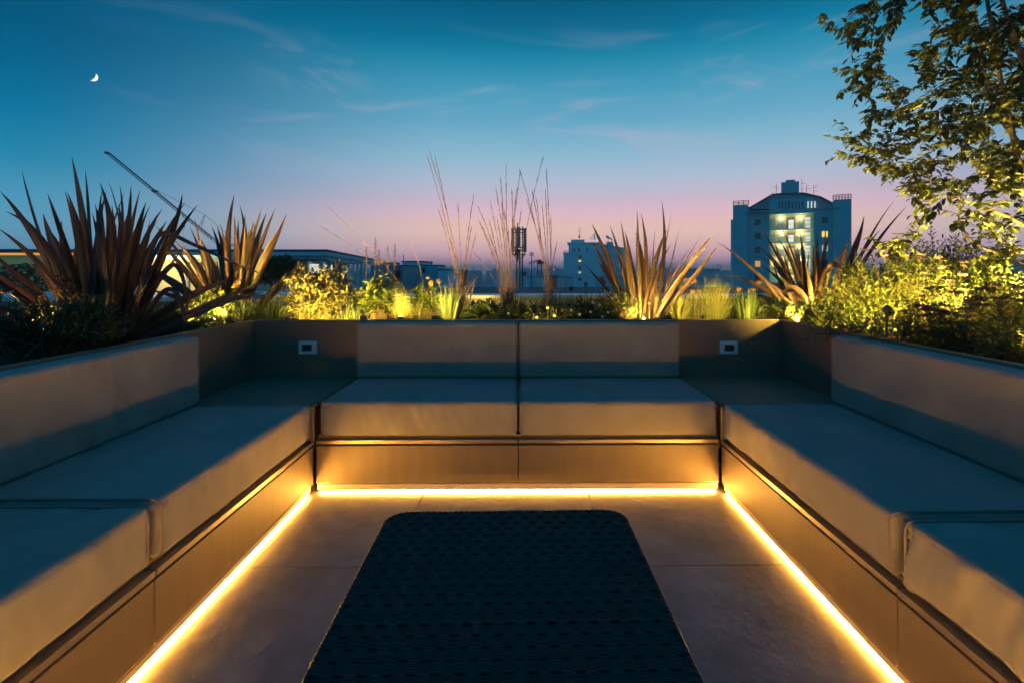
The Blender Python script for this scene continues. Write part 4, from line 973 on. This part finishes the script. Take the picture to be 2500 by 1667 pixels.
mb.f = [(0, 1, 2, 3), (7, 6, 5, 4)] + [(i, i + 4, (i + 1) % 4 + 4, (i + 1) % 4) for i in range(4)]; mb.build('panel', 'steel', bb)
wbox('roof_hut', 'wall_grey', bb, 300, 1483, 1497, 591.5, 603, -.5, 4, bo)
for xx in (1484.5, 1492.5): wbox('prop', 'steel_dark', bb, 300, xx, xx + .7, 580, 591.3, .1, .4, bo)
ae = thing('roof_antenna', 'thin aerial with a dish on the hotel roof house', 'antenna', at(1415, 584, 292)); aerial(ae, V(ae.location), 1415.5, 557, 584, 292, ((557.5, -1, 3), (566.5, -7, 0)), r=.13)
dm = MB(); dm.ball(at(1414, 578.7, 292) - V(ae.location), .95, 10, 6, (.55, .35, 1)); dm.build('dish', 'steel', ae, smooth=True)

# antenna mast ---------------------------------------------
Y = 45.0; o = at(1266, 720, Y); o.z = -2.4
ma = thing('antenna_mast', 'cellular antenna mast with tall panels and ladder among the reeds', 'antenna mast', o)
def w(n, m, x0, x1, y0, y1, d0, d1, p=None): return wbox(n, m, p or ma, Y, x0, x1, y0, y1, d0, d1, o)
w('antenna_panel', 'antenna', 1248.2, 1255, 558, 616.5, -.1, .15); w('antenna_panel', 'antenna', 1278, 1285.5, 558, 616.5, -.1, .15); w('antenna_panel', 'antenna', 1264, 1269.5, 556, 604, -.5, -.25)
for x0, x1, y0, y1 in ((1256.5, 1259, 553, 626), (1274.5, 1277, 553, 700), (1262, 1264.5, 544, 640), (1260, 1262.5, 560, 760), (1266.3, 1270, 612, 770)):
    p, q = at(x0, y1, Y) - o, at(x1, y0, Y) - o; MB().tube([V(((p.x + q.x) / 2, .1, p.z)), V(((p.x + q.x) / 2, .1, q.z))], (q.x - p.x) / 2, 8).build('mast_pole', 'steel_dark' if x0 != 1266.3 else 'steel', ma, smooth=True)
mb = MB()
for k in range(26):
    p, q = at(1269.5, 562 + 6 * k, Y) - o, at(1277, 562 + 6 * k, Y) - o; mb.tube([V((p.x, .05, p.z)), V((q.x, .05, p.z))], .022, 4)
for xx in (1269.8, 1276.6):
    p, q = at(xx, 556, Y) - o, at(xx, 740, Y) - o; mb.tube([V((p.x, .05, p.z)), V((p.x, .05, q.z))], .03, 4)
mb.build('ladder', 'steel', ma)
mb = MB()
for y0 in (560, 568, 605, 612, 622):
    p, q = at(1250, y0, Y) - o, at(1284, y0, Y) - o; mb.tube([V((p.x, .18, p.z)), V((q.x, .18, p.z))], .05, 5)
for x0 in (1251, 1253, 1281, 1283, 1259, 1264, 1266):
    p, m_, q = at(x0, 617, Y) - o, at(x0 + (5 if x0 < 1266 else -5), U(632, 645), Y) - o, at(1266, 628, Y) - o; mb.tube(bez(V((p.x, .1, p.z)), V((m_.x, .1, m_.z)), V((q.x, .1, q.z)), 6), .022, 4)
mb.build('brackets_and_cables', 'steel_dark', ma)
for x0, x1, y0, y1 in ((1260.5, 1266, 585, 592), (1261, 1267.5, 598, 606), (1262, 1268, 609, 617), (1263.5, 1270, 566, 573)): w('radio_unit', 'steel_dark', x0, x1, y0, y1, -.35, -.11)
dm = MB(); dm.ball(at(1282, 669, Y) - o, .19, 12, 8, (1, .45, 1.1)); dm.build('dish', 'steel', ma, smooth=True)
w('cabinet', 'wall_grey', 1271, 1276, 661, 673, .3, .6)
tv = thing('roof_antenna', 'slim television aerial pole between the antenna mast and the hotel', 'antenna', at(1298, 720, 32)); aerial(tv, V(tv.location), 1298, 615, 722, 32, ((621, -6, 6), (616, -6, -5), (627, 5, 6), (658, -10, 12), (619, -6, 6), (625, -6, 6)), r=.025)

# cranes ---------------------------------------------
def truss(mb, p, q, wd, n, r):
    ax = (q - p).normalized(); s = ax.cross(V((0, 1, 0))).normalized() * wd; d = V((0, wd, 0)); off = (s * .5, -s * .5 - d * .5, -s * .5 + d * .5)
    for f in off: mb.tube([p + f, q + f], r, 4)
    for i in range(n):
        for a, b in ((0, 1), (1, 0), (1, 2), (2, 0)): mb.tube([p.lerp(q, i / n) + off[a], p.lerp(q, (i + 1) / n) + off[b]], r * .55, 3, cap=False)
Y = 150.0; o = at(545, 662, Y); o.z = GZ
cr_ = thing('tower_crane', 'luffing tower crane with a long raised lattice jib behind the flaxes', 'crane', o)
q = lambda x, y: at(x, y, Y) - o
mb = MB(); truss(mb, q(520, 586), q(262, 374), .66, 34, .10); mb.build('jib', 'steel_dark', cr_)
mb = MB(); truss(mb, q(545, 606), q(521, 587), .62, 4, .07); truss(mb, q(545, 604), q(582, 596), .6, 6, .07); mb.build('jib_foot', 'steel_dark', cr_)
mb = MB(); truss(mb, V((q(545, 606).x, 0, 0)), q(545, 606), 1.2, 20, .09); mb.build('tower', 'steel_dark', cr_)
mb = MB(); mb.tube([q(486, 553), q(500, 525)], .07, 4); mb.tube([q(492, 556), q(500.6, 525)], .07, 4); mb.tube([q(490, 545), q(497, 545)], .05, 4); mb.build('a_frame', 'steel_dark', cr_)
mb = MB(); mb.tube([q(384, 466), q(500, 525), q(582, 594)], .05, 4); mb.build('stay_cable', 'steel_dark', cr_)
mb = MB(); mb.tube([q(582, 594), q(582, 640)], .12, 4); mb.tube([q(582, 594), q(572, 618)], .09, 4); mb.box(q(576, 0).x, q(588, 0).x, -.5, .5, q(0, 626).z, q(0, 612).z); mb.build('counterweight', 'steel_dark', cr_)
mb = MB(); mb.tube([q(448, 531), q(448, 600)], .03, 4); mb.box(q(445.5, 0).x, q(450.5, 0).x, -.2, .2, q(0, 556).z, q(0, 549).z); mb.build('hook_block', 'steel_dark', cr_)
mb = MB(); mb.box(q(257, 0).x, q(263, 0).x, -.3, .3, q(0, 376).z, q(0, 370.5).z); mb.build('jib_head', 'steel_dark', cr_); mb = MB(); mb.box(q(372, 0).x, q(384, 0).x, -.35, .35, q(0, 470).z, q(0, 465).z); mb.build('jib_splice', 'steel_dark', cr_)
Y = 260.0; o = at(1317, 662, Y); o.z = GZ
c2 = thing('tower_crane', 'short distant crane with a stubby jib beside the hotel', 'crane', o)
mb = MB(); truss(mb, V((0, 0, 0)), q(1317, 646), 2.2, 26, .2); mb.build('tower', 'steel_dark', c2)
mb = MB(); truss(mb, q(1291, 644), q(1315, 637), 1.0, 8, .14); mb.build('jib', 'steel_dark', c2)
mb = MB(); mb.box(q(1311, 0).x, q(1328.7, 0).x, -1.2, 1.2, q(0, 646).z, q(0, 638).z); mb.box(q(1313, 0).x, q(1322, 0).x, -1, 1, q(0, 637.9).z, q(0, 634.5).z); mb.build('machine_house', 'steel_dark', c2)

# neighbouring roofs ---------------------------------------------
def roofblock(name, label, x0, x1, y0, y1, z1, m, cat='building', group=None, z0=GZ, extra=()):
    r = thing(name, label, cat, ((x0 + x1) / 2, y0, z0), group)
    bx('wall', m, r, x0 - (x0 + x1) / 2, x1 - (x0 + x1) / 2, 0, y1 - y0, 0, z1 - z0)
    bx('roof_edge', 'roof_dark', r, x0 - (x0 + x1) / 2 - .1, x1 - (x0 + x1) / 2 + .1, -.1, y1 - y0 + .1, z1 - z0 + .01, z1 - z0 + .14)
    return r
roofblock('neighbour_roof', 'dark flat neighbouring roof just beyond the parapet', -26, 30, 11, 34, -.15, 'roof_dark')
# pavilion with overhanging roof
pv = thing('roof_pavilion', 'low rooftop pavilion with panelled wall and a deep overhanging roof', 'building', (-11.6, 30, -3))
za = at(810, 616, 30).z + 3
ft = [(-17, 0), (0, 0), (-4.6, 26), (-17, 26)]
wf = [(-16.8, .5), (-1.6, .5), (-6.0, 25), (-16.8, 25)]
MB().prism(ft, za - .22, za).build('roof_slab', 'wall_grey', pv); MB().prism([(x * .995 - .05, y + .1) for x, y in ft], za + .005, za + .16).build('roof_sheet', 'roof_dark', pv)
for i in range(7):
    x0 = -12.2 + i * 1.35
    if x0 + 1.33 < -1.9: bx('wall_panel', 'wall_pale', pv, x0, x0 + 1.33, .5, .7, 0, za - .225)
MB().prism([(-16.8, .75), (-3.4, .75), (-7.6, 25), (-16.8, 25)], 0, za - .225).build('core_wall', 'wall_mid', pv)
sd = V((-4.6, 26, 0)).normalized()
for i in range(9):
    p = V((-1.0, 1.5, 0)) + sd * (i * 2.6); bx('porch_post', 'wall_pale', pv, p.x - .09, p.x + .09, p.y - .09, p.y + .09, 0, za - .225)
for i in range(20):
    p = V((-.4, .6, 0)) + sd * (i * 1.28); MB().box(p.x - 2.6, p.x + .35, p.y - .05, p.y + .05, za - .42, za - .225).build('rafter', 'wall_grey', pv)
MB().tube([V((-.2, .5, za - .45)), V((-.2, .5, za - .45)) + sd * 25], .06, 5).build('gutter', 'wall_pale', pv)
for i in range(4):
    p = V((-3.7, 3, 0)) + sd * (4.6 * i + 1); MB().box(p.x, p.x + .25, p.y, p.y + 1.6, za - 1.3, za - .6).build('window', 'lit_white' if i in (1, 2) else 'pane', pv)
mb = MB()
for k in (0, .5, 1.0): mb.tube([(-6, -3, .8 + .45 * k * 2), (6.5, 6, .8 + .45 * k * 2)], .03, 4)
for k in range(10): p = V((-6, -3, 0)).lerp(V((6.5, 6, 0)), k / 9); mb.tube([p, p + V((0, 0, 1.7))], .03, 4)
rl = mb.build('terrace_railing', 'steel', None); rl.location = (-11.6, 30, -3); tag(rl, 'thin metal terrace railing in front of the pavilion porch', 'railing')
# left pavilions
lp = thing('roof_pavilion', 'blue rooftop pavilion with a glowing eave far behind the large flax', 'building', (-26, 24, -4))
bx('wall', 'wall_blue', lp, -12, 3.2, 0, 12, 0, at(0, 622, 24).z + 4); bx('side_panel', 'wall_pale', lp, 3.22, 6.6, .6, 12, 0, at(0, 622, 24).z + 3.98)
zt = at(0, 612, 24).z + 4; bx('roof_slab', 'roof_dark', lp, -12, 6.5, -1.4, 13, zt - .16, zt); bx('lit_eave', 'lit_orange', lp, -4, 6.3, -1.3, -.2, zt - .24, zt - .165)
for xx, h in ((-1.4, 1.0), (-4.2, .7), (2, .5)): bx('roof_vent', 'wall_mid', lp, xx, xx + .3, 1, 1.3, zt + .005, zt + h)
gbal = thing('glass_balustrade', 'dark glass balustrade before the blue pavilion', 'balustrade', (-22, 17, -1.5))
for i in range(8): bx('glass_panel', 'pane', gbal, -8 + i * 1.52, -8 + i * 1.52 + 1.49, 0, .03, .4, 2.08)
for i in range(9): bx('post', 'steel', gbal, -8 + i * 1.52 - .025, -8 + i * 1.52 + .005, -.02, .05, .35, 2.1)
lc = thing('roof_pavilion', 'cream lit rooftop wall with a flat eave glimpsed between the two dark flaxes', 'building', (-13.0, 20, -3))
e0, e1 = at(395, 640, 20), at(520, 640, 20)
bx('wall', 'wall_cream', lc, e0.x + 13 - 3, e1.x + 13, .4, 6, 0, at(0, 634, 20).z + 3); bx('roof_slab', 'wall_pale', lc, e0.x + 13 - 3.2, e1.x + 13.3, -.2, 6.2, at(0, 633.5, 20).z + 3, at(0, 624, 20).z + 3)
for xx in (440, 470, 500): p = at(xx, 640, 20); bx('door_frame', 'frame', lc, p.x + 13, p.x + 13.12, .3, .395, 0, at(0, 640, 20).z + 3)
ld = bpy.data.lights.new('wall_lamp', 'POINT'); ld.energy = 240; ld.color = (1, .8, .35); ld.shadow_soft_size = .1
lo = bpy.data.objects.new('wall_lamp', ld); C.objects.link(lo); lo.parent = lc; lo.location = (e0.x + 13 + .4, -1.2, at(0, 642, 20).z + 3)
# blocks beyond the pavilion
def blk(label, Y_, x0, x1, y0, m, dep=8, parts=(), name='rooftop_block'):
    o_ = at((x0 + x1) / 2, 662, Y_); o_.z = -6
    r = thing(name, label, 'building', o_); a, b = at(x0, 720, Y_) - o_, at(x1, y0, Y_) - o_
    bx('wall', m, r, a.x, b.x, 0, dep, 0, b.z); bx('roof_edge', 'roof_dark', r, a.x - .08, b.x + .08, -.08, dep + .08, b.z + .005, b.z + .14)
    for n_, m_, p0, p1, q0, q1 in parts: wbox(n_, m_, r, Y_, p0, p1, q0, q1, -.12, -.005, o_)
    return r, o_
blk('low grey rooftop block at the end of the pavilion', 58, 905, 934, 643, 'wall_grey')
blk('dark rooftop block with a black doorway beside the pavilion', 52, 936, 985, 651, 'wall_mid', parts=(('doorway', 'pane', 961, 978, 660, 690),))
b1, bo1 = blk('stepped blue rooftop block with thin aerials', 64, 982, 1032, 641, 'wall_pale', 7, (('window', 'pane', 1009, 1020, 654, 672), ('window', 'pane', 984, 994, 664, 674)))
aerial(b1, bo1, 985, 622, 641, 64, (), r=.04)
blk('flat topped blue block with a small lit window', 62, 1024, 1069, 650, 'wall_blue', 6, (('window', 'pane', 1031, 1038, 655, 667), ('window', 'lit_yellow', 1041, 1047.5, 677.5, 681.5)))
b2, bo2 = blk('pale lift housing on the rooftops', 66, 990, 1033, 640.5, 'wall_grey', 4); aerial(b2, bo2, 1053, 637, 655, 66, ((640, -1, 2),), r=.05)
blk('pale plain rooftop hut with a dark cap', 56, 1070, 1096, 661, 'wall_pale', 5)
blk('small rooftop hut with a lit doorway', 70, 1097, 1112, 672, 'wall_grey', 4, (('doorway', 'lit_white', 1101, 1105, 678, 683),))
blk('brown brick chimney block behind the dry reeds', 40, 1124, 1137, 664, 'brick', 1.2, name='chimney_stack'); blk('brown brick chimney block beside the pale hotel', 60, 1337, 1360, 676, 'brick', 2, name='chimney_stack')
blk('long low blue roof in front of the pale hotel', 150, 1285, 1400, 678, 'wall_grey', 20); blk('long low blue roof below the upright flax', 170, 1480, 1800, 679, 'wall_blue', 25)
b3, bo3 = blk('turreted distant block with chimneys and aerials', 240, 1672, 1690, 657, 'wall_mid', 8); wbox('turret', 'wall_mid', b3, 240, 1676, 1686, 646, 656.5, 1, 5, bo3); aerial(b3, bo3, 1677, 643, 657, 240, ((644, -6, 1),), r=.12)
b4, bo4 = blk('long roof with a row of chimneys and aerials near the tall apartment block', 230, 1695, 1790, 663, 'wall_grey', 14)
for x0, x1, y0 in ((1698, 1701.5, 656), (1704, 1707.5, 656), (1712, 1718, 658.5), (1724, 1731, 660), (1733, 1740, 658), (1744, 1746, 657.5), (1748.5, 1754.5, 657.5), (1757, 1759, 657.5), (1770, 1780, 661)): wbox('chimney', 'wall_mid', b4, 230, x0, x1, y0, 662.3, 1, 4, bo4)
aerial(b4, bo4, 1752, 646, 658, 230, ((648, -5, 6),), r=.1); aerial(b4, bo4, 1759, 649, 658, 230, ((649, -3, 1),), r=.1)
blk('dark low roof with columns glimpsed under the low branch', 60, 2395, 2500, 640, 'wall_mid', 10, (('opening', 'lit_pale', 2410, 2424, 652, 672), ('opening', 'lit_pale', 2430, 2444, 652, 672)))
b5, bo5 = blk('slim pale chimney under the low branch', 70, 2450, 2461, 610, 'wall_pale', 1.5, name='chimney_stack')
# rooftop trees
def rtree(label, x, y, Y_, rad, n=900):
    c = at(x, y, Y_); r = thing('rooftop_tree', label, 'tree', (c.x, c.y, -1.5)); mb, st = MB(), MB(); h = c.z + 1.5
    st.tube([V((0, 0, 0)), V((.1, 0, h * .5)), V((0, 0, h))], [.12, .09, .04], 6)
    for i in range(n):
        d = V((R.gauss(0, 1), R.gauss(0, 1), R.gauss(0, 1))).normalized(); rr = rad * (.5 + .5 * U(0, 1) ** .5) * (1 + .35 * noise.noise(d * 2 + c)); p = V((0, 0, h)) + V((d.x, d.y, d.z * .85)) * rr
        mb.leaf(p, V((U(-1, 1), U(-1, 1), U(-.6, .8))), V((0, 0, 1)), .16, .09)
    st.build('trunk', 'bark', r); tag(mb.build('crown', 'foliage_dark', r), kind='stuff')
rtree('dark round tree on the roof in front of the pavilion wall', 690, 655, 19, .55); rtree('dark leafy tree on the roof beside the flax with golden leaves', 660, 662, 17, .50); rtree('dark tree mass behind the glass balustrade', 60, 690, 16, .75)

# skyline ---------------------------------------------
RS = random.Random(5)
for i in range(120):
    Yk = RS.choice((420, 560, 700, 900, 1150, 1400)) * RS.uniform(.9, 1.1); xp = RS.uniform(-40, 2540); wd = RS.uniform(14, 34); hp = RS.uniform(2, 16) if Yk > 600 else RS.uniform(-2, 10)
    c = at(xp, CY - hp * .9 + 6, Yk)
    r = thing('distant_building', 'far off flat roofed block low in the hazy skyline', 'building', (c.x, c.y, GZ), 'distant skyline blocks')
    mm = RS.choice(('wall_pale', 'wall_grey', 'wall_blue', 'wall_mid')); bx('wall', mm, r, -wd / 2, wd / 2, 0, 14, 0, c.z - GZ)
    for _ in range(RS.choice((0, 1, 1, 2, 3))):
        u_, z_ = RS.uniform(-wd * .45, wd * .4), (c.z - GZ) - RS.uniform(1.5, 9); bx('window', RS.choice(('lit_yellow', 'lit_white', 'lit_orange', 'pane')), r, u_, u_ + 1.3, -.1, -.01, z_, z_ + 1.5)
    k = RS.random(); bx('roof_house', mm, r, -wd * .3 * k - 2, -wd * .3 * k + 3, 2, 6, c.z - GZ + .01, c.z - GZ + RS.uniform(1.5, 4))
    if RS.random() < .5: bx('chimney', 'wall_mid', r, wd * .2, wd * .2 + 1.4, 3, 5, c.z - GZ + .01, c.z - GZ + RS.uniform(2, 4))

# moon ---------------------------------------------
c = at(226, 188, 9000.0); dv = (c - V((0, 0, CAM_H))).normalized(); rr = 7.6 / FPX * (c - V((0, 0, CAM_H))).length
mo = thing('crescent_moon', 'small bright crescent moon in the clear sky', 'moon', c)
right = dv.cross(V((0, 0, 1))).normalized(); upv = right.cross(dv)
su = (right * math.cos(math.radians(-28)) + upv * math.sin(math.radians(-28))); pv_ = dv.cross(su).normalized()
mb = MB(); NA, NB = 24, 8
for i in range(NA + 1):
    la = -PI / 2 + PI * i / NA
    for j in range(NB + 1):
        lo_ = math.radians(22 + 68 * j / NB)               # from terminator to limb
        mb.v.append((pv_ * math.sin(la) + (su * math.sin(lo_) - dv * math.cos(lo_)) * math.cos(la)) * rr)
for i in range(NA):
    for j in range(NB): a = i * (NB + 1) + j; mb.f.append((a, a + 1, a + NB + 2, a + NB + 1))
mb.build('lit_limb', 'moon', mo, smooth=True)

# haze ---------------------------------------------
hz = MB().box(-4050, 4050, -450, 5050, GZ - 2.2, 44).build('haze', 'dark'); tag(hz, kind='stuff')
hm = bpy.data.materials.new('evening_haze'); hm.use_nodes = True; hn = hm.node_tree.nodes; hn.remove(hn['Principled BSDF'])
pvn = hn.new('ShaderNodeVolumePrincipled'); pvn.inputs['Color'].default_value = (.82, .92, 1, 1); pvn.inputs['Density'].default_value = .0006; pvn.inputs['Anisotropy'].default_value = .6
hm.node_tree.links.new(pvn.outputs[0], hn['Material Output'].inputs['Volume']); hz.data.materials.clear(); hz.data.materials.append(hm)
